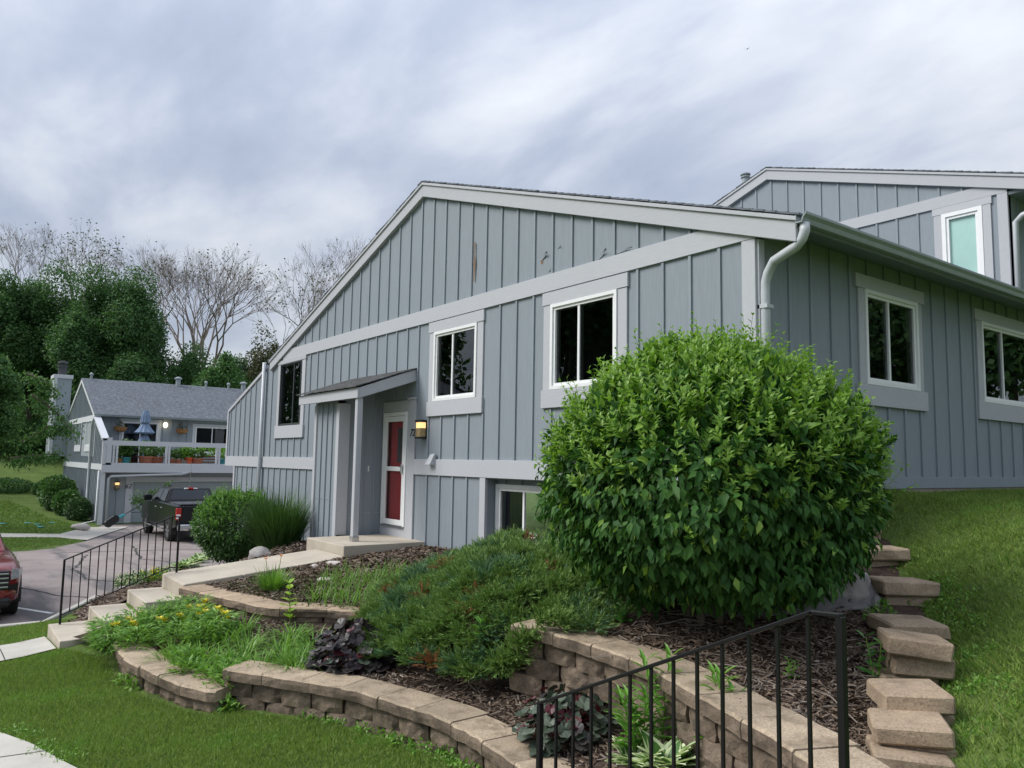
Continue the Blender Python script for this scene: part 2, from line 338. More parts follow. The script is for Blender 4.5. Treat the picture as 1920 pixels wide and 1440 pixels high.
def scatter(poly, n):
    p = np.array(poly); lo, hi = p.min(0), p.max(0); out_ = np.zeros((0, 2))
    while len(out_) < n:
        q = rng.uniform(lo, hi, (n*2, 2)); out_ = np.concatenate([out_, q[inpoly(q[:, 0], q[:, 1], poly)]])
    return out_[:n]
class Surf:           # thin-plate height surface through control points
    def __init__(s, pts, reg=1e-3):
        p = np.array(pts, float); s.xy = p[:, :2]; n = len(p); K = s.k(s.xy, s.xy)+np.eye(n)*reg; A = np.hstack([np.ones((n, 1)), s.xy])
        M = np.vstack([np.hstack([K, A]), np.hstack([A.T, np.zeros((3, 3))])]); s.w = np.linalg.solve(M, np.concatenate([p[:, 2], np.zeros(3)]))
    def k(s, a, b):
        d2 = ((a[:, None]-b[None])**2).sum(-1); return .5*d2*np.log(d2+1e-9)
    def __call__(s, x, y):
        q = np.stack([np.ravel(x), np.ravel(y)], 1); return (s.k(q, s.xy)@s.w[:-3]+s.w[-3]+q@s.w[-2:])
    def one(s, x, y): return float(s([x], [y])[0])
def vnoise(x, y, sc, seed=0):
    a = np.sin(x*sc*1.7+seed)*np.cos(y*sc*1.3+seed*2.1)+.6*np.sin(x*sc*3.1-y*sc*2.3+seed*1.3)+.4*np.cos(x*sc*5.3+y*sc*4.7+seed*.7); return a/2
def sheet(name, poly, surf, mat, step=.25, dz=0, bumpz=.0, kind='structure'):
    P = [tuple(p) for p in poly]; dense = []
    for i in range(len(P)):
        a = np.array(P[i]); b = np.array(P[(i+1) % len(P)]); k = max(1, int(np.linalg.norm(b-a)/step)); dense += [tuple(a+(b-a)*t/k) for t in range(k)]
    arr = np.array(dense); lo, hi = arr.min(0), arr.max(0)
    gxx, gyy = np.meshgrid(np.arange(lo[0], hi[0], step), np.arange(lo[1], hi[1], step)); gx_, gy_ = gxx.ravel(), gyy.ravel(); m = inpoly(gx_, gy_, P)
    pts = dense+list(zip(gx_[m]+.001, gy_[m]+.001)); n = len(dense)
    vs, es, fs, *_r = geometry.delaunay_2d_cdt([Vector(p) for p in pts], [(i, (i+1) % n) for i in range(n)], [], 0, 1e-4)
    x = np.array([v[0] for v in vs]); y = np.array([v[1] for v in vs]); z = surf(x, y)+dz+bumpz*vnoise(x, y, 4)
    fs = np.array([f for f in fs if len(f) == 3]); c = np.stack([x[fs].mean(1), y[fs].mean(1)], 1); fs = fs[inpoly(c[:, 0], c[:, 1], P)]
    o = mobj(name, npmesh(name, np.stack([x, y, z], 1), fs, mat, smooth=True)); o['kind'] = kind; return o
# ================================================================== GROUND
def drive_z(x): return -3.1+.0045*(np.asarray(x)+12.5)
BASE = Surf([(-7,-6,-2.50),(-7,-5.5,-2.485),(-5,-5.3,-2.44),(-4.4,-4.95,-2.41),(-3,-4.6,-2.37),(-1.9,-3.8,-2.33),(-.2,-3.3,-2.27),(1.2,-4.3,-2.17),
  (-3,-5.9,-2.46),(0,-6,-2.32),(-7,-8,-2.55),(0,-9,-2.4),(2.2,-6,-1.98),(3.4,-5,-1.62),(4.8,-6.7,-1.62),(8,-6,-1.55),(4,-9,-1.8),(10,0,-1.1),(2,0,-1.6),(5,2,-1.2),
  (0,5,-.9),(10,8,-.7),(20,20,0),(-2,0,-2.3),(-5,0,-2.3),(-7,0,-2.2),(-7.7,-4,-1.98),(-7.7,-5,-2.42),(-7.7,-2,-1.66),(-8.8,-3.5,-2.3),(-10,-4.6,-2.72),(-11.3,-5.2,-2.97),
  (-11.2,-7,-2.97),(-13,-4.0,-2.98),(-12,-1.5,-2.4),(-11,-.5,-1.95),(-9,-.8,-1.55),(-15.5,-.7,-2.8),(-14.2,-2.95,-2.98),(-17.4,-.5,-3.06),(-12,-5.2,-3.17),(-18,-4,-3.18),
  (-18,3,-3.18),(-25,0,-3.22),(-35,0,-3.25),(-35,8,-3.25),(-14,-10,-3.16),(-22,-12,-3.2),(-25.3,-5,-3.1),(-30,-3,-3.11),(-33,-3,-2.97),(-40,-3,-2.72),(-50,-2,-2.4),
  (-50,-10,-2.2),(-36,-12,-2.7),(-60,-5,-1.2),(-70,0,.3),(-70,-30,.3),(-60,30,0),(-100,0,2),(-150,-80,3),(-150,100,3),(0,100,0),(100,0,0),(100,100,1),(0,-100,-2.5),
  (100,-100,-1),(-100,-100,0),(-20,-25,-2.8),(20,-20,-1.8),(-15,6,-2.6)])
DRIVE = [(-11.55,-14),(-11.55,-5.0),(-12.4,-4.6),(-14.0,-3.7),(-14.8,-2.95),(-16.8,-1.4),(-17.5,-.5),(-17.6,.2),(-17.0,.2),(-17.0,14),(-35.2,14),(-35.2,-.2),(-31,-1.5),(-27.6,-1.95),(-25.5,-3.3),(-25.0,-4.0),(-24.9,-14)]
def base_z(x, y):
    x = np.ravel(x); y = np.ravel(y); z = np.clip(BASE(x, y), -4, 5); d = drive_z(x); ins = inpoly(x, y, DRIVE)
    near = (x < -11.3) & (x > -36) & (y > -15) & (y < 14)
    return np.where(ins, np.minimum(z, d-.05), np.where(near, np.maximum(z, d+.015), z))
def axis(lo, hi, a, b, fine, coarse_n):
    return np.concatenate([lo+(a-lo)*np.linspace(0, 1, coarse_n, endpoint=False)**.5, np.arange(a, b, fine), b+(hi-b)*np.linspace(0, 1, coarse_n)**2])
xs = axis(-420, 420, -36, 10, .3, 26); ys = axis(-420, 420, -15, 14, .3, 26)
gx_, gy_ = np.meshgrid(xs, ys); zz = base_z(gx_, gy_); nx, ny = len(xs), len(ys)
ii = (np.arange(ny-1)[:, None]*nx+np.arange(nx-1)[None]).ravel()
lawn = mobj('lawn_ground', npmesh('lawn_ground', np.stack([gx_.ravel(), gy_.ravel(), zz], 1), np.stack([ii, ii+1, ii+nx+1, ii+nx], 1), 'lawn', smooth=True)); tag(lawn, kind='structure')
class Fn:
    def __init__(s, f): s.f = f
    def __call__(s, x, y): return s.f(np.asarray(x), np.asarray(y))
sheet('driveway', DRIVE, Fn(lambda x, y: drive_z(x)+.0*y), 'asphalt', 1.2)
def ribbon_on(name, pts, wd, surf, mat, dz, wob=.0):
    p = np.array(pts, float); out_ = []
    for i in range(len(p)-1):
        k = max(2, int(np.linalg.norm(p[i+1]-p[i])/.25)); out_ += [p[i]+(p[i+1]-p[i])*t/k for t in range(k)]
    p = np.array(out_+[p[-1]]); p += rng.normal(size=p.shape)*wob; t = nrm(np.gradient(p, axis=0)); s = np.stack([-t[:, 1], t[:, 0]], 1)*wd/2
    q = np.concatenate([p-s, p+s]); z = surf(q[:, 0], q[:, 1])+dz; n = len(p); i = np.arange(n-1)
    return mobj(name, npmesh(name, np.column_stack([q, z]), np.stack([i, i+1, n+i+1, n+i], 1), mat))
DZ = Fn(lambda x, y: drive_z(x)+0*y)
for pts in ([(-14.2,-3.5),(-15.2,-4.3),(-17,-4.9),(-20,-5.9)], [(-15.5,-2.2),(-17.5,-3.4),(-19.5,-3.4),(-23,-2.6)], [(-19,-.4),(-21,-1.4),(-25,-.9)], [(-22.5,2),(-23.4,-1),(-24,-3.5)]):
    tag(ribbon_on('sealed_crack', pts, .07, DZ, 'crack', .004, .035), kind='structure')
tag(ribbon_on('parking_line', [gz(97,1150,-3.1)[:2], gz(20,1137,-3.1)[:2]], .10, DZ, 'road_paint', .004), kind='structure')
kerb = MB().box(-11.56, -11.40, -14, -4.95, -3.3, -2.97).prism([(-11.56,-4.95,-3.3),(-11.40,-4.95,-3.3),(-13.9,-3.6,-3.3),(-14.05,-3.72,-3.3)], (0, 0, .32)).build('kerb', 'sidewalk', None, bevel=.015); tag(kerb, kind='structure')
apron = [(-29.1,-14),(-30.3,-14),(-30.3,-2.5),(-33.6,-.9),(-33.2,.5),(-29.4,-1.2),(-27.7,-1.92),(-29.1,-2.7)]
sheet('far_sidewalk', apron, Fn(lambda x, y: np.maximum(drive_z(x)+.03, base_z(x, y)+.012)), 'sidewalk', .6)
SW = [(-7.6,-5.32),(-6.42,-5.32),(-6.35,-6.0),(-5.9,-6.5),(-5.0,-6.55),(-3.6,-6.06),(-3.05,-5.87),(-2.4,-5.72),(-1,-5.35),(1.4,-4.75),(1.4,-5.9),(-1,-6.5),(-2.4,-6.95),(-4,-7.6),(-5.5,-8),(-7,-7.9),(-7.6,-7)]
sheet('sidewalk', SW, Fn(lambda x, y: BASE(x, y)+.025), 'sidewalk', .3)
for a, b in (((-2.75,-5.8),(-3.2,-7.1)), ((-6.38,-5.85),(-7.6,-5.85)), ((-.6,-5.2),(-.9,-6.45))):
    tag(ribbon_on('sidewalk_joint', [a, b], .012, Fn(lambda x, y: BASE(x, y)+.025), 'crack', .004), kind='structure')
# walkway ramp, steps and porch slab
wk = MB()
for i in range(3):
    y0, y1 = -1.49-.79*i, -1.49-.79*(i+1)+.012; z0 = -1.50-.097*(-1.49-y0); z1 = -1.50-.097*(-1.49-y1)
    wk.add([(-7.6, y0, z0), (-6.4, y0, z0), (-6.4, y1, z1), (-7.6, y1, z1), (-7.6, y0, z0-.4), (-6.4, y0, z0-.4), (-6.4, y1, z1-.4), (-7.6, y1, z1-.4)], [(3, 2, 1, 0), (4, 5, 6, 7), (0, 1, 5, 4), (1, 2, 6, 5), (2, 3, 7, 6), (3, 0, 4, 7)])
wk.box(-7.59, -6.41, -3.85, -1.5, -2.4, -1.82)
tag(wk.build('walkway', 'concrete', None, bevel=.008), kind='structure')
steps = thing('concrete_steps', 'four poured concrete garden steps leading up to the walkway beside the yellow flowers', 'steps', (-7, -5.3, -2.5))
for i, (yn, zt) in enumerate(((-3.87,-1.735),(-4.33,-1.925),(-4.81,-2.115),(-5.29,-2.305))):
    MB().box(-7.6+.01*(i % 2), -6.4+.01*(i % 2), yn, (-3.80 if i == 0 else yn+.50), -2.75, zt).build('step', 'concrete', steps, bevel=.012, seg=2)
rst = thing('entry_steps', 'concrete steps beside the nearer black handrail', 'steps', (2.3, -4.6, -2.2))
for i in range(4): MB().box(1.45+.46*i, 1.45+.46*(i+1)+.05, -5.3, -4.08, -2.6, -2.0+.16*i).build('step', 'concrete', rst, bevel=.012)
# beds
BEDB = Surf([(-.1,-2.35,-1.40),(1,-2.45,-1.40),(2.0,-2.75,-1.41),(2.6,-3.0,-1.45),(2.3,-2.3,-1.55),(2.75,-2.5,-1.62),(2.0,-1.4,-1.32),(1.3,-.4,-1.15),(.7,.3,-1.0),(.3,1.3,-.75),(0,0,-.85),(-2,0,-1.05),(-4.9,0,-1.37),
  (-6.5,0,-1.42),(-6.35,-1.5,-1.53),(-6.3,-3.8,-1.79),(-5.3,-3.5,-1.79),(-4.2,-3.3,-1.79),(-3.6,-2.6,-1.77),(-2.3,-2.4,-1.72),(-1.1,-2.5,-1.6),(.6,-1.7,-1.25),(-4.5,-1.5,-1.6),(-2,-1.2,-1.35)])
PB = [(-6.42,-3.82),(-5.3,-3.58),(-4.2,-3.32),(-3.6,-2.62),(-2.3,-2.4),(-1.1,-2.55),(-.25,-2.5),(.5,-2.5),(1.0,-2.58),(1.45,-2.75),(1.85,-2.9),(2.3,-3.05),(2.75,-3.25),(2.9,-2.9),(2.75,-2.2),(2.35,-1.4),(1.75,-.3),(1.1,.75),(.45,1.6),(0.02,1.8),(-.02,.35),(-3,.32),(-4.9,.32),(-4.95,.02),(-6.56,.02),(-6.56,-1.5),(-6.42,-1.55)]
sheet('mulch_bed', PB, BEDB, 'mulch', .16, 0, .02)
BEDC = Surf([(-6.3,-5.0,-2.24),(-4.6,-4.75,-2.22),(-3.6,-4.5,-2.2),(-2.9,-4.2,-2.15),(-2.4,-3.9,-2.06),(-1.6,-3.4,-2.05),(-.5,-3.15,-2.05),(.2,-3.2,-2.05),(.8,-3.3,-2.05),(-6.3,-4.0,-2.0),(-5.2,-3.8,-1.97),
  (-4.1,-3.6,-1.97),(-3.4,-2.9,-1.95),(-2,-2.6,-1.95),(-.2,-2.7,-1.94),(.8,-2.85,-1.93),(1.6,-3.2,-1.90),(2.4,-3.5,-1.75),(1.3,-3.8,-2.0),(2.5,-3.9,-1.7)])
PC = [(-6.42,-5.15),(-5.3,-4.9),(-4.6,-4.68),(-4.0,-4.62),(-3.1,-4.42),(-2.75,-4.12),(-2.3,-3.92),(-1.95,-3.68),(-1.6,-3.45),(-1.15,-3.3),(-.7,-3.2),(-.4,-3.14),(.05,-3.16),(.5,-3.2),(.95,-3.3),(1.3,-3.45),(1.35,-4.02),(3.1,-4.02),(3.1,-3.5),(2.6,-3.2),(1.9,-2.85),(1.4,-2.7),(.9,-2.55),(.4,-2.5),(-.3,-2.45),(-1.2,-2.5),(-2.3,-2.35),(-3.6,-2.55),(-4.2,-3.28),(-5.3,-3.52),(-6.42,-3.8)]
sheet('garden_bed', PC, BEDC, 'mulch', .16, 0, .02)
UP = Surf([(0,1.6,-.36),(0,3,-.30),(0,6,-.29),(0,9,-.29),(.4,1.5,-.76),(.95,.8,-.98),(1.6,0,-1.18),(2.3,-1.1,-1.32),(2.7,-2.0,-1.42),(2.85,-2.5,-1.55),(.9,1.9,-.5),(1.4,1.1,-.72),(2.0,.3,-.90),(2.75,-.8,-1.06),(3.15,-1.8,-1.2),(3.3,-2.4,-1.34),(3.2,-3.9,-1.56),(3.4,0,-.80),(4.5,-2,-1.15),(5,3,-.35),(6,-4,-1.45),(9,0,-.7),(12,8,-.2),(14,20,0),(2,4,-.34)])
PU = [(.02,1.75),(.25,1.5),(.88,.75),(1.55,-.3),(2.18,-1.4),(2.62,-2.3),(2.78,-2.9),(2.98,-3.4),(3.15,-4.02),(14,-4.5),(14,22),(0,22),(0,1.8)]
sheet('upper_lawn', PU, UP, 'lawn', .22, 0, .015)
BANK = [(-7.62,-5.2),(-7.62,-1.4),(-8.3,-.92),(-9.4,-.86),(-9.4,-.03),(-16.9,-.03),(-17.4,-.45),(-16.7,-1.3),(-14.7,-2.85),(-13.9,-3.58),(-11.8,-4.45),(-9.0,-4.6),(-8.2,-5.0)]
sheet('planting_bank', BANK, Fn(base_z), 'mulch', .3, .03, .02)
# ================================================================== RETAINING WALLS
def crom(pts, per=14):
    p = [Vector((*q, 0)) for q in pts]; p = [p[0]*2-p[1]]+p+[p[-1]*2-p[-2]]; o = []
    for i in range(1, len(p)-2):
        for t in np.linspace(0, 1, per, endpoint=False):
            a, b, c, d = p[i-1:i+3]; o.append(.5*((2*b)+(c-a)*t+(2*a-5*b+4*c-d)*t*t+(3*b-a-3*c+d)*t**3))
    o.append(p[-2]); a = np.array([(v.x, v.y) for v in o]); s = np.concatenate([[0], np.cumsum(np.linalg.norm(np.diff(a, axis=0), axis=1))])
    return (lambda q: np.array([np.interp(q, s, a[:, 0]), np.interp(q, s, a[:, 1])])), s[-1]
def block_mesh(seed, wd=.335, h=.147, dp=.22, bulge=.026, name='block'):
    r = random.Random(seed); V = []; cols, rows = 6, 3
    for j in range(rows+1):
        for i in range(cols+1):
            u = i/cols*2-1; t = j/rows*2-1
            y = -bulge*(1-abs(u)**5.0*1.25)-.010*(1-t*t)+r.uniform(-.009, .009); k = 1-.025*(t*t)
            V.append((u*wd/2*k+r.uniform(-.004, .004), y+.012, (j/rows)*h+(r.uniform(-.004, .004) if 0 < j < rows else 0)))
    Fc = [(j*(cols+1)+i, j*(cols+1)+i+1, (j+1)*(cols+1)+i+1, (j+1)*(cols+1)+i) for j in range(rows) for i in range(cols)]
    b = len(V); V += [(-wd*.38, dp, 0), (wd*.38, dp, 0), (wd*.38, dp, h), (-wd*.38, dp, h)]; tl, tr, br = rows*(cols+1), rows*(cols+1)+cols, cols
    Fc += [tuple([0]+[j*(cols+1) for j in range(1, rows+1)]+[b+3, b]), tuple([br]+[b+1, b+2]+[j*(cols+1)+cols for j in range(rows, 0, -1)]), tuple(list(range(tl, tr+1))+[b+2, b+3]), tuple(list(range(cols, -1, -1))+[b, b+1]), (b, b+3, b+2, b+1)]
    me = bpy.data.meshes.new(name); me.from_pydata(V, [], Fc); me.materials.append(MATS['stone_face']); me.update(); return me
BLK = [block_mesh(i) for i in range(8)]
def retaining(label, pts, ztop, courses, s0=0, caplen=.45, capd=.33, back=1, mat='stone_cap', skip=()):
    pos, Ln = crom(pts); a = pos(0); t = thing('retaining_wall', label, 'wall', (a[0], a[1], ztop-.1-.15*courses), 0, 'garden retaining walls')
    def fr_(s):
        p = pos(s); tg = nrm(pos(min(s+.03, Ln))-pos(max(s-.03, 0))); return p, tg, np.array([-tg[1], tg[0]])*back
    s = s0; k = 0
    while s < Ln-.12:
        e = min(s+caplen, Ln); pf = []; pb = []; hz_ = random.uniform(-.006, .006); wid = capd+random.uniform(-.015, .015)
        for q in np.linspace(s+.004, e-.004, 6):
            p, tg, nn = fr_(q); j = random.uniform(-.012, .012); pf.append((*(p+nn*(-.02+j)), 0)); pb.append((*(p+nn*(wid+random.uniform(-.006, .006))), 0))
        z0, z1 = ztop-.1+hz_, ztop+hz_; m = len(pf); V = []
        for z, ins in ((z0, 0), (z0+.05, -.006), (z1-.014, -.003), (z1, .012)):
            for i, q in enumerate(pf):
                _, tg, nn = fr_(s+(e-s)*i/(m-1)); off = nn*(ins+random.uniform(-.005, .005)*(0 < i < m-1)); V.append((q[0]+off[0], q[1]+off[1], z))
        nb = len(V); V += [(q[0], q[1], z0) for q in pb]+[(q[0], q[1], z1) for q in pb]; Fc = []
        for r_ in range(3): Fc += [(r_*m+i, r_*m+i+1, (r_+1)*m+i+1, (r_+1)*m+i) for i in range(m-1)]
        Fc += [(3*m+i, 3*m+i+1, nb+m+i+1, nb+m+i) for i in range(m-1)]+[(i+1, i, nb+i, nb+i+1) for i in range(m-1)]+[(nb+i+1, nb+i, nb+m+i, nb+m+i+1) for i in range(m-1)]
        Fc += [(0, m, 2*m, 3*m, nb+m, nb), (m-1, nb+m-1, nb+2*m-1, 4*m-1, 3*m-1, 2*m-1)]
        if k not in skip:
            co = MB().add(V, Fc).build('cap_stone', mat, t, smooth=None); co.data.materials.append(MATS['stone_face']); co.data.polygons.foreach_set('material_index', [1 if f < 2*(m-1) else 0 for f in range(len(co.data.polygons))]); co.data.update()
        s = e; k += 1
    for c in range(courses):
        q = .10+.17*(c % 2); zb = ztop-.1-.15*(c+1)
        while q < Ln-.1:
            p, tg, nn = fr_(q); ang = math.atan2(tg[1]*back, tg[0]*back); pp = p+nn*(.045-.0*c+random.uniform(-.012, .012))
            M = Matrix.Translation((pp[0], pp[1], zb+random.uniform(-.003, .003))) @ Matrix.Rotation(ang+random.uniform(-.06, .06), 4, 'Z') @ Matrix.Diagonal((1.01, 1, 1.015, 1))
            mobj('block', random.choice(BLK), t, M); q += .345
    return t
retaining('low curved block wall at the left end of the flower bed, one course lower than its neighbour', [(-5.35,-4.86),(-4.85,-4.90),(-4.3,-4.89),(-3.6,-4.76),(-3.02,-4.62),(-2.66,-4.42)], -2.15, 2)
retaining('long curved block wall with tan caps along the lower lawn', [(-2.87,-4.35),(-2.47,-4.11),(-2.07,-3.88),(-1.67,-3.66),(-1.21,-3.52),(-.77,-3.42),(-.52,-3.37),(0,-3.37),(.43,-3.42),(.85,-3.52),(1.25,-3.72)], -2.0, 3)
retaining('upper tier block wall with tan caps behind the nearer black railing', [(-.5,-2.72),(-.1,-2.64),(.52,-2.64),(1.0,-2.72),(1.45,-2.88),(1.83,-3.03),(2.24,-3.17),(2.6,-3.32),(2.95,-3.52)], -1.35, 4)
retaining('small pinkish block edging running from the steps into the planting', [(-6.33,-3.92),(-5.7,-3.78),(-5.0,-3.6),(-4.35,-3.42),(-3.95,-2.95),(-3.55,-2.66),(-2.9,-2.5)], -1.75, 2, mat='stone_pink', caplen=.55)
# stepped stack of loose wall blocks climbing to the house
stk = thing('stepped_block_wall', 'stepped stack of loose tan blocks climbing beside the upper lawn to the house', 'wall', (2.3, -1.2, -1.7))
def slab(L_, Wd, H_, seed):
    r = random.Random(seed); bm = bmesh.new(); bmesh.ops.create_cube(bm, size=1)
    for v in bm.verts: v.co = Vector((v.co.x*L_, v.co.y*Wd, v.co.z*H_+H_/2)); v.co += Vector((r.uniform(-.012, .012), r.uniform(-.012, .012), r.uniform(-.004, .004)))
    bmesh.ops.bevel(bm, geom=list(bm.edges), offset=.014, segments=1, affect='EDGES')
    me = bpy.data.meshes.new('slab'); bm.to_mesh(me); bm.free(); me.materials.append(MATS['stone_pink']); return me
# pixel of the two front top corners, height of the top
STK = [((1600,985),(1642,984),-.60,.10,.34),((1618,1030),(1698,1030),-.78,.11,.36),((1658,1093),(1750,1090),-.95,.12,.36),((1668,1172),(1772,1172),-1.10,.10,.40),((1664,1198),(1778,1203),-1.075,.115,.30),((1655,1300),(1783,1306),-1.27,.11,.36),((1641,1358),(1782,1372),-1.36,.10,.34),((1645,1418),(1785,1432),-1.48,.11,.36)]
for i, (pa, pb, z, h, dep) in enumerate(STK):
    a = gz(*pa, z); b = gz(*pb, z); d_ = b-a; ang = math.atan2(d_.y, d_.x); n_ = Vector((-d_.y, d_.x, 0)).normalized(); c = (a+b)/2+n_*dep/2; L_ = max(d_.length, .38)
    if i == 0: c = c-d_.normalized()*.05
    tilt = Matrix.Rotation((.05, -.03, .04, .02, .10, -.06, -.05, .03)[i], 4, 'Y')
    vd = Vector((a.x+b.x-2*CAM.x, a.y+b.y-2*CAM.y, 0)).normalized(); yv = (n_*.55+vd*.45).normalized(); c = (a+b)/2+yv*dep/2; xv = d_.normalized()
    SHR = Matrix(((xv.x, yv.x, 0, 0), (xv.y, yv.y, 0, 0), (0, 0, 1, 0), (0, 0, 0, 1)))
    mobj('cap_stone', slab(L_, dep, h, i), stk, Matrix.Translation((c.x, c.y, z-h)) @ SHR @ tilt)
    for k in range(3):
        zb = z-h-.13*(k+1)
        if zb < -1.75: break
        cc = c+n_*(.03+.04*k)+d_.normalized()*(.04*(-1)**k)
        mobj('base_stone', slab(L_*.93, dep*.92, .128, 20+i*4+k), stk, Matrix.Translation((cc.x, cc.y, zb)) @ SHR @ Matrix.Rotation(random.uniform(-.08, .08), 4, 'Z'))
for (px, py, z, L_) in ((1835,1245,-1.30,.2),(1815,1330,-1.42,.22),(1808,1375,-1.50,.2),(1700,1060,-.98,.3)):
    c = gz(px, py, z); mobj('base_stone', slab(L_, .3, .12, int(px)), stk, Matrix.Translation((c.x, c.y, z-.115)) @ Matrix.Rotation(.75, 4, 'Z'))
# boulder, landscape fabric, loose stones
def onsurf(px, py, surf, z=-2.0):
    for _ in range(14): p = gz(px, py, z); z = .5*z+.5*float(surf([p.x], [p.y])[0])
    return p
def rock(name, label, c, r, mat, seed, cat='rock', sub=3, group=None):
    bm = bmesh.new(); bmesh.ops.create_icosphere(bm, subdivisions=sub, radius=1); rr = random.Random(seed); ph = [rr.uniform(0, 6) for _ in range(6)]
    for v in bm.verts:
        n = v.co.normalized(); f_ = 1+.13*math.sin(3*n.x+ph[0])*math.cos(2.5*n.y+ph[1])+.07*math.sin(6*n.z+ph[2]+3*n.x)+.03*math.sin(13*n.x+ph[3])*math.sin(11*n.y+ph[4])
        v.co = Vector((n.x*r[0], n.y*r[1], n.z*r[2]))*f_
    me = bpy.data.meshes.new(name); bm.to_mesh(me); bm.free(); me.materials.append(MATS[mat]); me.polygons.foreach_set('use_smooth', [True]*len(me.polygons))
    return tag(mobj(name, me, None, Matrix.Translation(c) @ Matrix.Rotation(rr.uniform(0, 3), 4, 'Z')), label, cat, group)
b = onsurf(1560,1116,BEDB,-1.2); rock('boulder', 'rounded grey boulder resting on dark fabric under the big green bush', (b.x, b.y, b.z+.10), (.30, .25, .20), 'boulder', 3)
b = gz(488,1046,-1.75); rock('boulder', 'half buried brownish boulder beside the ornamental grass clump', (b.x, b.y, -1.72), (.28, .2, .17), 'boulder', 5)
for i, (px, py, z, r, lb) in enumerate(((625,1062,-1.60,.17,'pale flat stone lying at the end of the walkway by the mulch'),(608,1092,-1.68,.13,'broken pale stone in the weeds in front of the walkway'),(1618,1248,-1.40,.15,'pale pink stone lying in the mulch beside the stepped blocks'),(1178,1408,-1.92,.13,'smooth pale rock half hidden behind the black railing'),(590,1066,-1.62,.12,'small grey stone on the walkway edge beside the long clump'))):
    b = gz(px, py, z); rock('stone', lb, (b.x, b.y, z+.02), (r, r*.6, r*.42), 'pale_rock', 11+i, 'stone', 2)
b = gz(150,988,-3.0)
rock('stone', 'long pale edging stone in front of the far shrubs by the grey garage', (b.x, b.y, b.z), (.5, .16, .15), 'pale_rock', 31, 'stone', 2)
def cloth(name, label, corners, zf, n=16, seed=0, amp=.05):
    q = [np.array((v.x, v.y)) for v in corners]; V = []
    for j in range(n):
        for i in range(n):
            s, t = i/(n-1), j/(n-1); p = q[0]*(1-s)*(1-t)+q[1]*s*(1-t)+q[2]*s*t+q[3]*(1-s)*t
            f_ = amp*(abs(math.sin(7*s+3*t+seed))**.6*.9+abs(math.sin(5*t-4*s+seed*2))**.7*.7)*(.3+min(s, t, 1-s, 1-t)*2.2)
            V.append((p[0]+.02*math.sin(9*t+seed), p[1]+.02*math.sin(8*s+seed), zf.one(p[0], p[1])+.012+f_))
    Fc = [(j*n+i, j*n+i+1, (j+1)*n+i+1, (j+1)*n+i) for j in range(n-1) for i in range(n-1)]
    me = bpy.data.meshes.new(name); me.from_pydata(V, [], Fc); me.materials.append(MATS['fabric_grey']); o = mobj(name, me); me.polygons.foreach_set('use_smooth', [True]*len(me.polygons))
    sm = o.modifiers.new('s', 'SOLIDIFY'); sm.thickness = .006; return tag(o, label, 'fabric')
cloth('landscape_fabric', 'crumpled grey landscape fabric bunched in front of the boulder', [onsurf(*q, BEDB, -1.2) for q in ((1425,1165),(1625,1150),(1640,1112),(1470,1118))], BEDB, 18, 1, .05)
cloth('landscape_fabric', 'grey fabric scrap folded against the stepped blocks', [onsurf(*q, BEDB, -1.2) for q in ((1595,1140),(1655,1150),(1655,1085),(1610,1098))], BEDB, 12, 4, .08)
cloth('landscape_fabric', 'dark shaded landscape fabric lying under the big green bush', [onsurf(*q, BEDB, -1.2) for q in ((1300,1165),(1450,1160),(1460,1120),(1310,1125))], BEDB, 14, 7, .04)
# ================================================================== RAILINGS
def railing(label, fr, path, foot, nb, x):
    """path: top rail polyline (u,z); foot: height of post feet (u -> z); posts at both ends"""
    u0, u1 = path[0][0], path[-1][0]; t = thing('railing', label, 'railing', fr(u0, 0, foot(u0)), 0, 'black steel handrails')
    tp = MB()
    pts = [Vector(fr(u, 0, z)) for u, z in path]
    for a, c in zip(pts, pts[1:]):
        d_ = (c-a).normalized(); side = Vector(fr(0, 1, 0))-Vector(fr(0, 0, 0)); up = d_.cross(side).normalized()
        if up.z < 0: up = -up
        a2, c2 = a-d_*.008, c+d_*.008
        tp.quadbox([a2-side*.016, a2+side*.016, c2+side*.016, c2-side*.016], up*.016)
    tp.build('top_rail', 'black_metal', t, bevel=.003)
    zt = lambda u: float(np.interp(u, *zip(*sorted(path)))); hb = .74
    bt = MB()
    bp = [Vector(fr(u, 0, z-hb)) for u, z in path]
    for a, c in zip(bp, bp[1:]):
        side = Vector(fr(0, 1, 0))-Vector(fr(0, 0, 0)); bt.quadbox([a-side*.009, a+side*.009, c+side*.009, c-side*.009], (0, 0, .014))
    bt.build('bottom_rail', 'black_metal', t)
    for u in (u0, u1): MB(fr).box(u-x, u+x, -x, x, foot(u), zt(u)+.004).build('post', 'black_metal', t, bevel=.002)
    for i in range(1, nb+1):
        u = u0+(u1-u0)*i/(nb+1); MB(fr).box(u-.0065, u+.0065, -.0065, .0065, zt(u)-hb, zt(u)).build('baluster', 'black_metal', t)
    return t
YR = -4.0; pa, pb_, pc = gy(1013,1321,YR), gy(1524,1152,YR), gy(1576,1158,YR)
railing('black steel handrail in the foreground in front of the upper block wall', lambda u, v, z: (u, YR+v, z), [(pa.x, pa.z), (pb_.x, pb_.z), (pc.x, pc.z)], lambda u: (-2.1 if u < 2 else -1.7), 12, .0145)
XL = -7.48; pa, pb_, pc = gx(121,1051,XL), gx(323,970,XL), gx(337,970,XL)
railing('black steel handrail along the left concrete steps above the driveway', lambda u, v, z: (XL+v, u, z), [(pa.y, pa.z), (pb_.y, pb_.z), (pc.y, pc.z)], lambda u: (-2.32 if u < -4.5 else -1.74), 13, .0135)
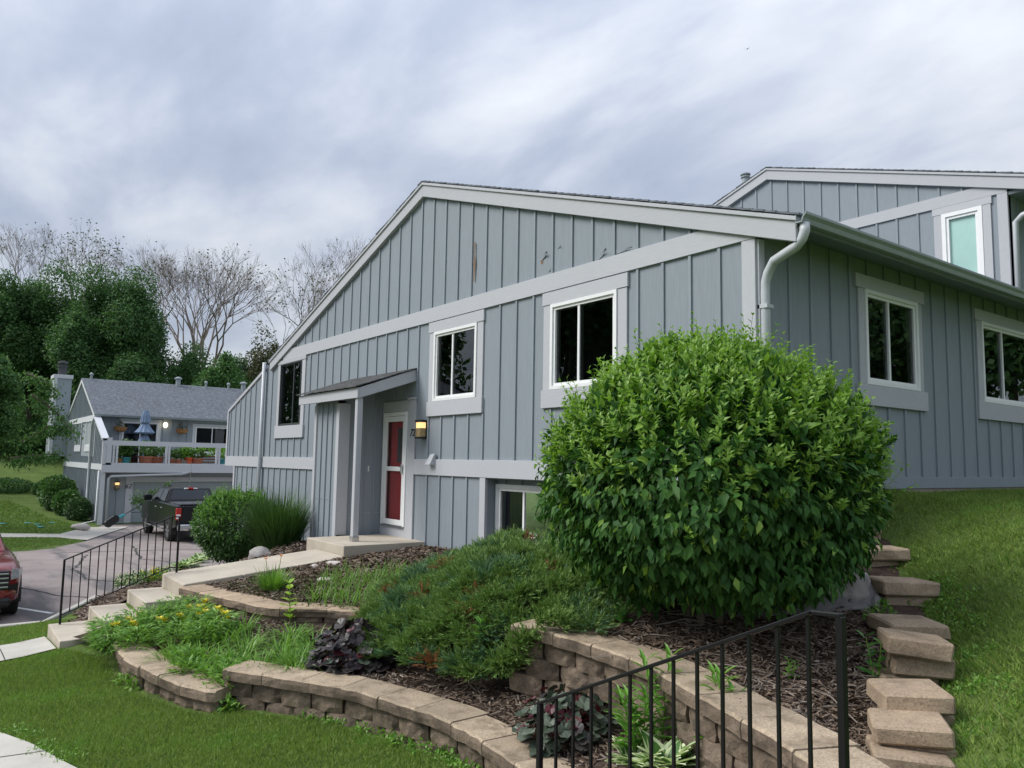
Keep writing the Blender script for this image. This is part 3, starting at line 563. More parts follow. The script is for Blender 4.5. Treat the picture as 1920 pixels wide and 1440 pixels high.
# ================================================================== HOUSES
def wall_sheet(par, fr, poly, holes, mat='siding', th=.12, name='wall'):
    pts = []; ed = []
    for ring in [poly]+[[(a, c), (b, c), (b, d), (a, d)] for a, b, c, d in holes]:
        n0 = len(pts); pts += ring; ed += [(n0+i, n0+(i+1) % len(ring)) for i in range(len(ring))]
    vs, es, fs, *_ = geometry.delaunay_2d_cdt([Vector(p) for p in pts], ed, [], 0, 1e-5)
    vs = [(v[0], v[1]) for v in vs]; c = np.array([[sum(vs[i][k] for i in f)/3 for k in (0, 1)] for f in fs]); ok = inpoly(c[:, 0], c[:, 1], poly)
    for a, b, e0, d in holes: ok &= ~((c[:, 0] > a) & (c[:, 0] < b) & (c[:, 1] > e0) & (c[:, 1] < d))
    fs = [tuple(f) for f, o in zip(fs, ok) if o]; n = len(vs); cnt = {}
    for f in fs:
        for i in range(3): e_ = (f[i], f[(i+1) % 3]); cnt[tuple(sorted(e_))] = cnt.get(tuple(sorted(e_)), 0)+1
    side = [(a, b, b+n, a+n) for (a, b), k in cnt.items() if k == 1]
    return MB(fr).add([(u, 0, z) for u, z in vs]+[(u, -th, z) for u, z in vs], fs+[tuple(i+n for i in f[::-1]) for f in fs]+side).build(name, mat, par)
def battens(par, fr, us, lo, hi, blocks=(), mat='siding', v1=.022):
    if mat == 'siding_far': v1 = .045
    for u in us:
        iv = [(lo(u), hi(u))]
        for a, b, c, d in blocks:
            if a-.02 < u < b+.02: iv = [q for p0, p1 in iv for q in ((p0, min(p1, c)), (max(p0, d), p1)) if q[1]-q[0] > .05]
        for p0, p1 in iv:
            if p1-p0 > .05: MB(fr).box(u-.019, u+.019, 0, v1, p0, p1).build('batten', mat, par)
def window(par, fr, u0, u1, z0, z1, split=.5, fw=.085, fmat='vinyl', trim='trim', tw=.165, head=.19, sill=.25, deep=1.3, pm='pane', curtain=False, ov=.02, name='window'):
    ring = MB(fr)
    for w_, va, vb, i_ in ((fw*.55, -.08, .045, 0), (fw, -.08, .022, fw*.55)):
        a, b, c, d = u0+i_, u1-i_, z0+i_, z1-i_; k = w_-i_
        ring.box(a, a+k, va, vb, c, d).box(b-k, b, va, vb, c, d).box(a+k, b-k, va, vb, c, c+k).box(a+k, b-k, va, vb, d-k, d)
    wn = ring.build(name, fmat, par)
    a, b, c, d = u0+fw, u1-fw, z0+fw, z1-fw; m = a+(b-a)*split; g = .02
    MB(fr).box(m-g, m+g, -.06, .014, c, d).build('mullion', fmat, wn)
    for p, q, vv in ((a, m-g, -.012), (m+g, b, -.002)): MB(fr).add([(p, vv, c), (q, vv, c), (q, vv, d), (p, vv, d)], [(0, 1, 2, 3)]).build('pane', pm, wn)
    MB(fr).add([(x, v_, z) for x in (u0, u1) for v_ in (-.09, -deep) for z in (z0, z1)], [(0, 1, 3, 2), (4, 6, 7, 5), (2, 3, 7, 6), (0, 2, 6, 4), (1, 5, 7, 3)]).build('dark_interior', 'interior', wn)
    if curtain:
        for p, q in ((a, m-.03), (m+.02, b)):
            n = 24; V = [(p+(q-p)*i/n, -.16+.02*math.sin(i*2.1), z) for i in range(n+1) for z in (c, d)]
            MB(fr).add(V, [(2*i, 2*i+2, 2*i+3, 2*i+1) for i in range(n)]).build('curtain', 'curtain', wn)
    if trim:
        MB(fr).box(u0-tw, u0-.003, 0, .027, z0, z1).build('side_trim', trim, wn, bevel=.003); MB(fr).box(u1+.003, u1+tw, 0, .027, z0, z1).build('side_trim', trim, wn, bevel=.003)
        if head: MB(fr).box(u0-tw-ov, u1+tw+ov, 0, .037, z1+.003, z1+head).build('head_trim', trim+'_h', wn, bevel=.003)
        if sill: MB(fr).box(u0-tw-ov, u1+tw+ov, 0, .045, z0-sill, z0-.003).build('sill_board', trim+'_h', wn, bevel=.004)
    return wn
def text(par, s, size, M, mat='plastic_black', name='house_number'):
    cu = bpy.data.curves.new(name, 'FONT'); cu.body = s; cu.size = size; cu.extrude = .004; cu.shear = .25; cu.align_x = 'CENTER'; cu.align_y = 'CENTER'; cu.materials.append(MATS[mat])
    o = bpy.data.objects.new(name, cu); COL.objects.link(o); bpy.context.view_layer.update(); me = bpy.data.meshes.new_from_object(o.evaluated_get(bpy.context.evaluated_depsgraph_get())); bpy.data.objects.remove(o)
    me.materials.clear(); me.materials.append(MATS[mat]); return mobj(name, me, par, M)
def gable_roof(par, xpk, zpk, xl, xr, y0, y1, slope, th=.10, mat='shingles', course=.14, jag=.012, soff='soffit'):
    for sx, xe in ((-1, xl), (1, xr)):
        run = abs(xe-xpk); ze = zpk-slope*run; c = math.cos(math.atan(slope))
        MB().add([(xpk, y, zpk-.02) for y in (y0+.03, y1)]+[(xe-sx*.02, y, ze-.02) for y in (y0+.03, y1)]+[(xpk, y, zpk-.02-th) for y in (y0+.03, y1)]+[(xe-sx*.02, y, ze-.02-th) for y in (y0+.03, y1)],
                 [(0, 1, 3, 2), (4, 6, 7, 5), (2, 3, 7, 6), (0, 2, 6, 4), (1, 5, 7, 3)]).build('roof_deck', soff, par)
        sh = MB(); n = int(run/c/course)+1
        for i in range(n):
            a, b = i*course*c, min((i+1)*course*c+.012, run+.025); j = random.uniform(-jag, jag); za, zb = zpk-slope*a, zpk-slope*b
            xa, xb = xpk+sx*a, xpk+sx*b
            sh.add([(xa, y0+j, za-.018), (xa, y1, za-.018), (xb, y1, zb-.012), (xb, y0+j, zb-.012), (xa, y0+j, za-.002), (xa, y1, za-.002), (xb, y1, zb+.010), (xb, y0+j, zb+.010)], [(0, 1, 2, 3), (7, 6, 5, 4), (0, 4, 5, 1), (3, 2, 6, 7), (0, 3, 7, 4), (1, 5, 6, 2)])
        tag(sh.build('shingle_courses', mat, par), kind='stuff')
def rake(par, fr, ua, za, ub, zb, h, v0=.0, v1=.06, mat='trim_h', name='rake_board'):
    return MB(fr).add([(ua, v, z) for v in (v0, v1) for z in (za-h, za)]+[(ub, v, z) for v in (v0, v1) for z in (zb-h, zb)], [(0, 1, 3, 2), (4, 6, 7, 5), (0, 4, 5, 1), (2, 3, 7, 6), (0, 2, 6, 4), (1, 5, 7, 3)]).build(name, mat, par, bevel=.003)
def pipe(par, pts, wx, wy, mat='downspout', name='downspout', bev=.012):   # rectangular downspout swept along points (rounded tube scaled)
    o = MB().tube(pts, wx, 10).build(name, mat, par, smooth=True); return o
def gutter(par, x, z, y0, y1, sx=1, name='gutter'):
    prof = [(0, .10), (0, 0), (.07, 0), (.078, .02), (.085, .045), (.10, .06), (.115, .075), (.115, .10), (.107, .10), (.107, .082), (.09, .066), (.074, .05), (.066, .012), (.01, .012), (.01, .10)]
    n = len(prof); V = [(x+sx*p, y, z+q) for y in (y0, y1) for p, q in prof]
    Fc = [(i, (i+1) % n, n+(i+1) % n, n+i) for i in range(n)]+[tuple(range(n)), tuple(range(n, 2*n))]
    return MB().add(V, Fc).build(name, 'gutter', par)
GR = lambda u, v, z: (u, -v, z)
ER = lambda u, v, z: (v, u, z)
H1 = thing('townhouse', 'large blue-grey board and batten townhouse with red front door and gabled end', 'house', (-7, 4, -1.4))
SLP = .334; XP, ZP = -6.88, 4.93
zroof = lambda u: ZP-.26-SLP*abs(u-XP)
gwin = [(-6.41, -5.12, .99, 2.17), (-3.31, -2.02, .99, 2.17)]
lw = (-13.66, -12.32, .77, 2.27); dr = (-8.14, -7.25, -1.17, .86); bw = (-4.84, -2.6, -1.30, -.28)
holes = [(a+.01, b-.01, c+.01, d-.01) for a, b, c, d in gwin]+[(lw[0], lw[1], lw[2], lw[3]), dr, (-4.82, -2.58, -1.9, -.26)]
wall_sheet(H1, GR, [(0, -2.6), (0, 2.55), (XP, 4.83), (-13.76, 2.56), (-14.7, 2.27), (-17.75, 1.28), (-17.75, -.2), (-17.0, -.2), (-17.0, -3.4), (-9.0, -2.6)], holes)
for a, b, c, d in gwin: window(H1, GR, a, b, c, d, split=.42, head=.18)
window(H1, GR, *lw, split=.62, fw=.05, fmat='dark_frame', tw=.20, head=.1, sill=.30, pm='pane', ov=.03)
# bands
ub = rake(H1, GR, -13.55, 2.61, -.0, 2.61, .245, 0, .033, name='upper_band'); rake(H1, GR, -6.98, .02, -.0, .02, .265, 0, .036, name='lower_band'); rake(H1, GR, -17.78, .02, -9.25, .02, .265, 0, .036, name='lower_band')
rake(H1, GR, -7.2, .018, -6.97, .018, .2, 0, .01, name='band_end')
for a, b in ((XP, .51), (XP, -14.35)): rake(H1, GR, XP, ZP-.03, b, ZP-.03-SLP*abs(b-XP), .225, .0, .075)
for a, b in ((XP, .53), (XP, -14.37)): rake(H1, GR, XP, ZP, b, ZP-SLP*abs(b-XP), .045, .0, .10, name='rake_edge')
rake(H1, GR, -14.65, 2.36, -17.76, 1.34, .09, -.13, .035, name='fin_cap'); MB(GR).box(-17.80, -17.70, -.13, .03, .025, 1.30).build('fin_corner_board', 'trim', H1)
MB(GR).box(-17.02, -16.90, -.1, .03, -3.3, -.25).build('corner_board', 'trim', H1)
MB(GR).box(-.165, .003, -.02, .03, -1.2, 2.362).build('corner_board', 'trim', H1, bevel=.003)
MB(ER).box(.0, .10, 0, .03, -1.2, 2.36).build('corner_board', 'trim', H1, bevel=.003)
gable_roof(H1, XP, ZP+.03, -14.4, .54, -.10, 7.97, SLP)
# battens on the gable
US = [-.874-.4064*k for k in range(-1, 42)]
blk = [(a-.19, b+.19, c-.26, 2.4) for a, b, c, d in gwin]+[(lw[0]-.24, lw[1]+.24, lw[2]-.30, 2.4)]
battens(H1, GR, [u for u in US if -13.4 < u < -.3], lambda u: 2.612, lambda u: zroof(u)+.02)
battens(H1, GR, [u for u in US if -6.95 < u < -.2], lambda u: .022, lambda u: 2.364, blk)
battens(H1, GR, [u for u in US if -13.7 < u < -9.3], lambda u: .022, lambda u: 2.364, blk)
battens(H1, GR, [u for u in US if -9.3 < u < -6.95], lambda u: 1.05, lambda u: 2.364)
battens(H1, GR, [u for u in US if -17.7 < u < -13.7], lambda u: .022, lambda u: 2.30-.334*(-14.65-u) if u < -14.65 else 2.38)
battens(H1, GR, [u for u in US if -6.95 < u < -5.0], lambda u: -1.6, lambda u: -.247)
battens(H1, GR, [u for u in US if -2.5 < u < -.2], lambda u: -1.4, lambda u: -.247)
battens(H1, GR, [u for u in US if -16.9 < u < -9.3], lambda u: -2.9, lambda u: -.247)
# side wall
win_r = [(2.07, 3.36, .99, 2.14), (5.25, 7.5, .97, 2.14)]
wall_sheet(H1, ER, [(.0, -1.4), (8, -1.4), (8, 2.58), (0, 2.58)], [(a+.01, b-.01, c+.01, d-.01) for a, b, c, d in win_r])
window(H1, ER, *win_r[0], split=.45, head=.17, tw=.13, ov=.06); window(H1, ER, *win_r[1], split=.32, head=.17, tw=.13, ov=.06)
y00 = gx(1633.75, 835, 0).y
battens(H1, ER, [y00+.406*k for k in range(-4, 20) if .15 < y00+.406*k < 7.9], lambda u: -.10, lambda u: 2.52, [(a-.2, b+.2, c-.26, d+.18) for a, b, c, d in win_r])
MB(ER).box(.0, 8, 0, .03, -.245, -.10).build('base_board', 'siding', H1, bevel=.003); MB(ER).box(.0, 8, 0, .012, -1.4, -.246).build('foundation', 'foundation', H1)
MB().add([(0.0, y, 2.50) for y in (-.02, 7.9)]+[(.50, y, 2.38) for y in (-.02, 7.9)]+[(0.0, y, 2.56) for y in (-.02, 7.9)]+[(.50, y, 2.44) for y in (-.02, 7.9)], [(0, 2, 3, 1), (4, 5, 7, 6), (0, 1, 5, 4), (2, 6, 7, 3), (0, 4, 6, 2), (1, 3, 7, 5)]).build('soffit', 'soffit', H1)
MB().box(.495, .515, -.06, 7.95, 2.36, 2.47).build('fascia', 'gutter', H1)
gutter(H1, .517, 2.385, -.09, 7.96); gutter(H1, -14.37, 2.385, -.09, 7.96, -1)
a = Vector((.575, -.02, 2.39)); MB().tube([a, a+Vector((0, 0, -.08)), a+Vector((-.03, .0, -.15)), a+Vector((-.10, .01, -.21)), a+Vector((-.38, .04, -.30)), (.10, .055, 1.99), (.065, .055, 1.90), (.06, .055, 1.80), (.06, .055, -.9)], [.05]*9, 10).build('downspout', 'downspout', H1, smooth=True)
MB().box(-.02, .12, .0, .11, 1.62, 1.66).build('downspout_strap', 'downspout', H1)
MB().tube([(-14.72, -.09, 2.42), (-14.72, -.09, -2.5)], .045, 8).build('downspout', 'downspout', H1, smooth=True)
# basement window in its recess
MB(GR).box(-4.965, -4.815, -.02, .03, -1.8, -.247).build('corner_board', 'trim', H1, bevel=.003)
MB().box(-4.86, -4.82, .12, .42, -1.9, -.1).build('recess_side', 'siding', H1); MB().box(-4.82, -2.55, .12, .42, -.24, -.2).build('recess_ceiling', 'siding', H1); MB().box(-2.58, -2.54, .12, .42, -1.9, -.1).build('recess_side', 'siding', H1)
RB = lambda u, v, z: (u, .20-v, z)
wall_sheet(H1, RB, [(-4.82, -1.9), (-2.58, -1.9), (-2.58, -.2), (-4.82, -.2)], [(-4.79, -2.75, -1.27, -.345)])
window(H1, RB, -4.80, -2.74, -1.28, -.335, split=.30, trim=None, fw=.10, curtain=True)
battens(H1, RB, [-4.6, -4.2, -3.8, -3.4, -3.0], lambda u: -.335, lambda u: -.25)
# bump-out beside the door
BR = lambda u, v, z: (u, -.885-v, z); BS = lambda u, v, z: (-8.20+v, u, z)
wall_sheet(H1, BR, [(-9.28, -1.9), (-8.2, -1.9), (-8.2, 1.05), (-9.28, 1.05)], [], th=.1); wall_sheet(H1, BS, [(-.885, -1.9), (0, -1.9), (0, 1.5), (-.885, 1.1)], [], th=.1)
MB().box(-9.28, -9.2, -.86, -.0, -2.2, 1.3).build('bump_side', 'siding', H1)
battens(H1, BR, [-8.98, -8.74, -8.50], lambda u: -1.8, lambda u: 1.0); battens(H1, BS, [-.42, -.18], lambda u: -1.34, lambda u: 1.2)
MB(BR).box(-9.30, -9.20, -.08, .03, -1.9, 1.0).build('corner_board', 'trim', H1, bevel=.003); MB(BR).box(-8.295, -8.168, 0, .032, -1.9, 1.0).build('corner_board', 'trim', H1, bevel=.003); MB(BS).box(-.885, -.70, 0, .032, -1.345, 1.0).build('corner_board', 'trim', H1, bevel=.003)
for q in ((BR, -9.19, -8.30, -.735), (BS, -.69, -.02, -.98)): MB(q[0]).box(q[1], q[2], 0, .008, q[3], q[3]+.012).build('flashing', 'gutter', H1)
MB(BS).box(-.30, -.285, .0, .02, -.22, -.12).build('door_bell', 'paper_white', H1)
# porch: slab, post, roof
sl_ = MB().box(-8.05, -6.55, -1.48, .0, -2.0, -1.352).build('porch_slab', 'concrete', H1, bevel=.012, seg=2)
pf = gx(671, 726, -7.02); xl_ = gy(561, 742, pf.y).x; zw = 1.60
MB().box(-7.165, -7.065, pf.y+.03, pf.y+.13, -1.35, pf.z-.16).build('porch_post', 'trim', H1, bevel=.006); MB().box(-7.175, -7.055, pf.y+.02, pf.y+.14, -1.35, -1.27).build('post_base', 'chrome', H1)
MB().box(xl_, -7.02, pf.y, pf.y+.035, pf.z-.175, pf.z).build('porch_fascia', 'trim_h', H1, bevel=.003)
for xx in (-7.055, xl_):
    MB().add([(x, y, z) for x in (xx, xx+.035) for y, z in ((pf.y+.036, pf.z-.175), (pf.y+.036, pf.z), (-.002, zw), (-.002, zw-.21))], [(0, 1, 2, 3), (7, 6, 5, 4), (0, 4, 5, 1), (1, 5, 6, 2), (2, 6, 7, 3), (3, 7, 4, 0)]).build('porch_rake', 'trim_h', H1)
MB().add([(x, y, z) for x in (xl_+.035, -7.057) for y, z in ((pf.y+.036, pf.z-.06), (-.002, zw-.06), (-.002, zw-.12), (pf.y+.036, pf.z-.12))], [(0, 1, 2, 3), (7, 6, 5, 4), (0, 4, 5, 1), (1, 5, 6, 2), (2, 6, 7, 3), (3, 7, 4, 0)]).build('porch_ceiling', 'soffit', H1)
sh = MB()
for i in range(9):
    ta, tb = i/9, (i+1)/9+.012; ya, yb = -.002+(pf.y-.03)*ta, -.002+(pf.y-.03)*tb; za, zb = zw+.004+(pf.z-zw)*ta, zw+.004+(pf.z-zw)*tb; j = random.uniform(-.01, .01)
    sh.add([(xl_-.02+j, ya, za), (-7.0+j, ya, za), (-7.0+j, yb, zb+.008), (xl_-.02+j, yb, zb+.008), (xl_-.02+j, ya, za+.016), (-7.0+j, ya, za+.016), (-7.0+j, yb, zb+.026), (xl_-.02+j, yb, zb+.026)], [(0, 1, 2, 3), (7, 6, 5, 4), (0, 4, 5, 1), (3, 2, 6, 7), (0, 3, 7, 4), (1, 5, 6, 2)])
tag(sh.build('porch_shingles', 'shingles_brown', H1), kind='stuff')
# door
D = MB(GR)
for b in ((-8.14, -8.08, -.05, .05, -1.17, .86), (-7.31, -7.25, -.05, .05, -1.17, .86), (-8.08, -7.31, -.05, .05, .79, .86)): D.box(*b)
door = D.build('front_door', 'vinyl', H1, bevel=.003)
st = MB(GR)
for b in ((-8.075, -7.99, .0, .04, -1.16, .785), (-7.40, -7.315, .0, .04, -1.16, .785), (-7.99, -7.40, .0, .04, .69, .785), (-7.99, -7.40, .0, .04, -1.16, -1.06), (-7.99, -7.40, .0, .04, -.20, -.12)): st.box(*b)
st.build('storm_door', 'vinyl', door, bevel=.004)
MB(GR).box(-8.08, -7.31, -.10, -.06, -1.16, .79).build('door_leaf', 'red_door', door); MB(GR).box(-7.74, -7.42, -.062, -.05, -.05, .58).build('door_light', 'fabric_grey', door)
for a, b in ((-.12, .69), (-1.06, -.20)): MB(GR).add([(-7.99, .02, a), (-7.40, .02, a), (-7.40, .02, b), (-7.99, .02, b)], [(0, 1, 2, 3)]).build('pane', 'clear', door)
MB(GR).box(-7.375, -7.345, .04, .085, -.24, -.08).build('handle', 'chrome', door, bevel=.006); MB(GR).box(-7.43, -7.33, .07, .085, -.13, -.11).build('handle', 'chrome', door)
MB(GR).box(-8.19, -7.255, 0, .03, .865, 1.06).build('door_head_trim', 'trim_h', H1, bevel=.003); MB(GR).box(-7.245, -6.985, 0, .034, -1.5, 1.06).build('door_side_trim', 'trim', H1, bevel=.003); MB(GR).box(-7.26, -6.97, 0, .045, 1.062, 1.10).build('trim_cap', 'trim_h', H1)
MB(GR).box(-8.19, -7.248, 0, .03, -1.36, -1.175).build('door_base_board', 'trim_h', H1, bevel=.003); MB(GR).box(-8.1, -7.29, .03, .07, -1.185, -1.165).build('threshold', 'chrome', H1)
tp = gy(773, 812, -.04); text(H1, '72', .18, Matrix.Translation((tp.x, -.040, tp.z)) @ Matrix.Rotation(math.pi/2, 4, 'X'))
def wall_lamp(par, fr, u, z, s=1.0):
    lp = MB(fr).box(u-.07*s, u+.07*s, 0, .025*s, z-.16*s, z+.16*s).box(u-.085*s, u+.085*s, .0, .15*s, z+.12*s, z+.16*s).box(u-.085*s, u+.085*s, .0, .15*s, z-.16*s, z-.13*s).build('wall_lamp', 'plastic_black', par, bevel=.003)
    MB(fr).box(u-.072*s, u+.072*s, .027*s, .135*s, z-.128*s, z+.02*s).build('lamp_glass', 'amber_glass', lp); MB(fr).box(u-.070*s, u+.070*s, .027*s, .133*s, z+.021*s, z+.118*s).build('lamp_glow', 'lamp_glow', lp)
lp = gy(790, 805, -.07); wall_lamp(H1, GR, lp.x, lp.z)
vb = gy(811, 861, -.04); MB(GR).add([(vb.x-.08, .037, vb.z+.08), (vb.x+.10, .037, vb.z+.10), (vb.x+.08, .037, vb.z-.10), (vb.x-.08, .037, vb.z-.10), (vb.x-.06, .06, vb.z+.07), (vb.x+.09, .06, vb.z+.09), (vb.x+.06, .13, vb.z-.09), (vb.x-.10, .13, vb.z-.09)], [(0, 1, 2, 3), (7, 6, 5, 4), (0, 4, 5, 1), (1, 5, 6, 2), (2, 6, 7, 3), (3, 7, 4, 0)]).build('vent_hood', 'trim', H1)
# peeling paint: curled flakes and bare wood on the gable
def flake(px, py, w_, h_, bare=True, curl=.05, rz=0):
    p = gy(px, py, -.004); n = 6; V = []
    for i in range(n+1):
        t = i/n; V += [(p.x-w_/2+w_*t, .006+curl*(t*t), p.z+h_*.5*(1-t)+rz*t), (p.x-w_/2+w_*t, .006+curl*(t*t)*.6, p.z-h_*.5*(1-t*.8)+rz*t)]
    MB(GR).add(V, [(2*i, 2*i+1, 2*i+3, 2*i+2) for i in range(n)]).build('paint_flake', 'siding', H1)
    if bare: MB(GR).add([(p.x-w_*.55, .004, p.z+h_*.3), (p.x-w_*.1, .004, p.z+h_*.35), (p.x-w_*.25, .004, p.z-h_*.9), (p.x-w_*.4, .004, p.z-h_*.8)], [(0, 1, 2, 3)]).build('bare_wood', 'wood_bare', H1)
flake(1022, 482, .22, .10, True, .07, .05); flake(1132, 480, .20, .07, False, .07, .07); flake(1172, 468, .3, .05, False, .03); flake(1050, 462, .1, .04, False, .04); flake(1032, 505, .1, .06, False, .03)
p0 = gy(889, 480, -.03); MB(GR).add([(p0.x-.025, .024, p0.z+.25), (p0.x+.012, .024, p0.z+.22), (p0.x+.016, .024, p0.z+.02), (p0.x+.03, .024, p0.z-.12), (p0.x+.01, .024, p0.z-.42), (p0.x-.012, .024, p0.z-.40), (p0.x-.02, .024, p0.z-.1), (p0.x-.008, .024, p0.z+.05)], [tuple(range(8))]).build('bare_wood', 'wood_bare', H1)
# garage and deck side (round the left corner)
WR = lambda u, v, z: (-13.76-v, u, z); GF = lambda u, v, z: (-16.95-v, u, z)
wall_sheet(H1, WR, [(.1, 0), (7.9, 0), (7.9, 2.5), (.1, 2.5)], []); wall_sheet(H1, GF, [(.12, -3.4), (7.9, -3.4), (7.9, -.25), (.12, -.25)], [])
MB().box(-17.7, -13.9, .13, 7.9, -.24, -.02).build('deck', 'trim_h', H1); MB(GF).box(.9, 5.8, 0, .05, -3.1, -.9).build('garage_door', 'garage_door', H1)
MB().box(-17.72, -17.66, .13, 7.9, .85, .99).build('deck_rail', 'trim_h', H1)
# ---- unit behind, stepped up
H2 = thing('townhouse', 'neighbouring unit stepped up behind the big roof with a narrow frosted window', 'house', (-5, 12, -.3))
Y2 = 8.0; G2 = lambda u, v, z: (u, Y2-v, z); XP2, ZP2, S2 = -5.35, 6.72, .324; XC2 = -.54
w2 = (gy(1768, 450, Y2).x, gy(1845, 450, Y2).x, 2.2, gy(1806, 394, Y2).z)
wall_sheet(H2, G2, [(XC2, 0), (XC2, ZP2-.1-S2*abs(XC2-XP2)), (XP2, ZP2-.1), (-10.2, ZP2-.1-S2*4.85), (-10.2, 0)], [(w2[0]+.01, w2[1]-.01, w2[2], w2[3]-.01)])
zt, zb_ = gy(1717, 381, Y2).z, gy(1717, 402, Y2).z
rake(H2, G2, -10.2, zt, XC2, zt, zt-zb_, 0, .033, name='upper_band')
for b in (.35, -10.6): rake(H2, G2, XP2, ZP2-.03, b, ZP2-.03-S2*abs(b-XP2), .23, 0, .075); rake(H2, G2, XP2, ZP2, b, ZP2-S2*abs(b-XP2), .045, 0, .10, name='rake_edge')
gable_roof(H2, XP2, ZP2+.03, -10.65, .37, Y2-.1, 16, S2)
u2 = gy(1538.75, 375, Y2).x
battens(H2, G2, [u2+.4*k for k in range(-12, 16) if -9.9 < u2+.4*k < -.9], lambda u: zt, lambda u: ZP2-.25-S2*abs(u-XP2))
battens(H2, G2, [u2+.4*k for k in range(-6, 16) if -9.9 < u2+.4*k < -.9], lambda u: 2.5, lambda u: zb_, [(w2[0]-.17, w2[1]+.17, 0, 9)])
ring = MB(G2); a, b, c, d = w2
ring.box(a, a+.07, -.08, .04, c, d).box(b-.07, b, -.08, .04, c, d).box(a+.07, b-.07, -.08, .04, d-.07, d).box(a+.07, a+.12, -.08, .018, c, d-.07).box(b-.12, b-.07, -.08, .018, c, d-.07).box(a+.12, b-.12, -.08, .018, d-.12, d-.07)
wn = ring.build('window', 'vinyl', H2); MB(G2).box(a+.12, b-.12, -.04, -.03, c, d-.12).build('pane', 'frosted', wn)
MB(G2).box(a-.14, a-.003, 0, .03, c, d).build('side_trim', 'trim', wn); MB(G2).box(b+.003, b+.14, 0, .03, c, d).build('side_trim', 'trim', wn); MB(G2).box(a-.16, b+.16, 0, .036, d+.003, zb_-.003).build('head_trim', 'trim_h', wn)
MB(G2).box(XC2-.16, XC2+.003, -.02, .03, 2, zb_).build('corner_board', 'trim', H2); E2 = lambda u, v, z: (XC2+v, u, z)
wall_sheet(H2, E2, [(Y2, 0), (16, 0), (16, 5.1), (Y2, 5.1)], []); battens(H2, E2, [Y2+.4*k for k in range(1, 10)], lambda u: 1, lambda u: 5.0)
MB().box(XC2, .36, Y2, 15.9, 4.80, 4.86).build('soffit', 'soffit', H2); gutter(H2, .36, 4.77, Y2-.08, 15.9)
MB().tube([(.40, Y2-.02, 4.78), (.40, Y2-.02, 4.7), (.3, Y2, 4.55), (-.35, Y2+.06, 4.40), (-.46, Y2+.06, 4.30), (-.47, Y2+.06, 2.0)], .05, 10).build('downspout', 'downspout', H2, smooth=True)
vp = gy(1404, 340, 9.6); MB().lathe([(.09, -.9), (.09, 0), (.12, 0), (.12, .03), (.09, .03), (.09, .07), (.13, .07), (.13, .10), (.06, .13)], (vp.x-.1, 9.6, vp.z+.12), 14).build('roof_vent', 'gutter', H2, smooth=None)
# ---- house across the driveway
H3 = thing('townhouse', 'far blue-grey townhouse with deck of potted plants over its garage and a tall chimney', 'house', (-38, 2, -3.2))
XF = -35.05; XW = -38.2; YG = -.42
F3 = lambda u, v, z: (XF+v, u, z); W3 = lambda u, v, z: (XW+v, u, z); G3 = lambda u, v, z: (u, YG-v, z)
fx = lambda px, py: gx(px, py, XF); wx_ = lambda px, py: gx(px, py, XW); gg = lambda px, py: gy(px, py, YG)
zf1, zf0 = fx(250, 873).z, fx(250, 885).z; zr1, zr0 = fx(300, 829).z, fx(300, 837).z; YE = 10.0
ez = gy(177, 776, YG).z; XR_ = -42.9; rz_ = at(145, 709, 42).z; s3 = (rz_-ez)/(XW+.35-XR_)
# gable wall with fin
fin = gg(208, 821)
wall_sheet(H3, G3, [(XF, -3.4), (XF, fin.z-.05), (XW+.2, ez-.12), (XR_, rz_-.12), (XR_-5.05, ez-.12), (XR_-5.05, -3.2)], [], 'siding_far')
zb3 = fx(197, 870).z
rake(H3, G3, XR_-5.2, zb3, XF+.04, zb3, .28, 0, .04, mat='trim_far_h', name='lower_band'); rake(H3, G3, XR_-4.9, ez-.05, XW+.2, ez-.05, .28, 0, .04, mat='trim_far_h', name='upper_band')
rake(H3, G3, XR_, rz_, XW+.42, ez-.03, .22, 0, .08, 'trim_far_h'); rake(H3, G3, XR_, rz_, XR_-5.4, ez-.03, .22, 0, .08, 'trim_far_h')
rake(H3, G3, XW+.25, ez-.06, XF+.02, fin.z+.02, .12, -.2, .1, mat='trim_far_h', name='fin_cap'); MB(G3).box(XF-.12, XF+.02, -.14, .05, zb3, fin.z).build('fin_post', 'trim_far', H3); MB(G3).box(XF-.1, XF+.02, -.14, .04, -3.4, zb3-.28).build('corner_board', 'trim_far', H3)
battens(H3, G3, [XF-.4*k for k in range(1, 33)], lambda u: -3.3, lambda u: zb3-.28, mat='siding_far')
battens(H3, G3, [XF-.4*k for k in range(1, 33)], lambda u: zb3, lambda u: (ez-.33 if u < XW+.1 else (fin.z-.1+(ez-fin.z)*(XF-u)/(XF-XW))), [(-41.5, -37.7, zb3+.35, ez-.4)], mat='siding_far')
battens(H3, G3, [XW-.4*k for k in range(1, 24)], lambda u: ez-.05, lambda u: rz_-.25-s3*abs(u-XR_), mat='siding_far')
for a, b in ((gg(143, 815).x, gg(153, 815).x), (gg(162, 815).x, gg(173, 815).x)): window(H3, G3, a, b, gg(150, 836).z, gg(150, 793).z, fw=.05, tw=.1, head=.15, sill=.3, deep=.6, pm='dark_glass', trim='trim_far')
gable_roof(H3, XR_, rz_+.03, XR_-5.4, XW+.45, YG-.1, YE+4, s3, course=.16, jag=.0)
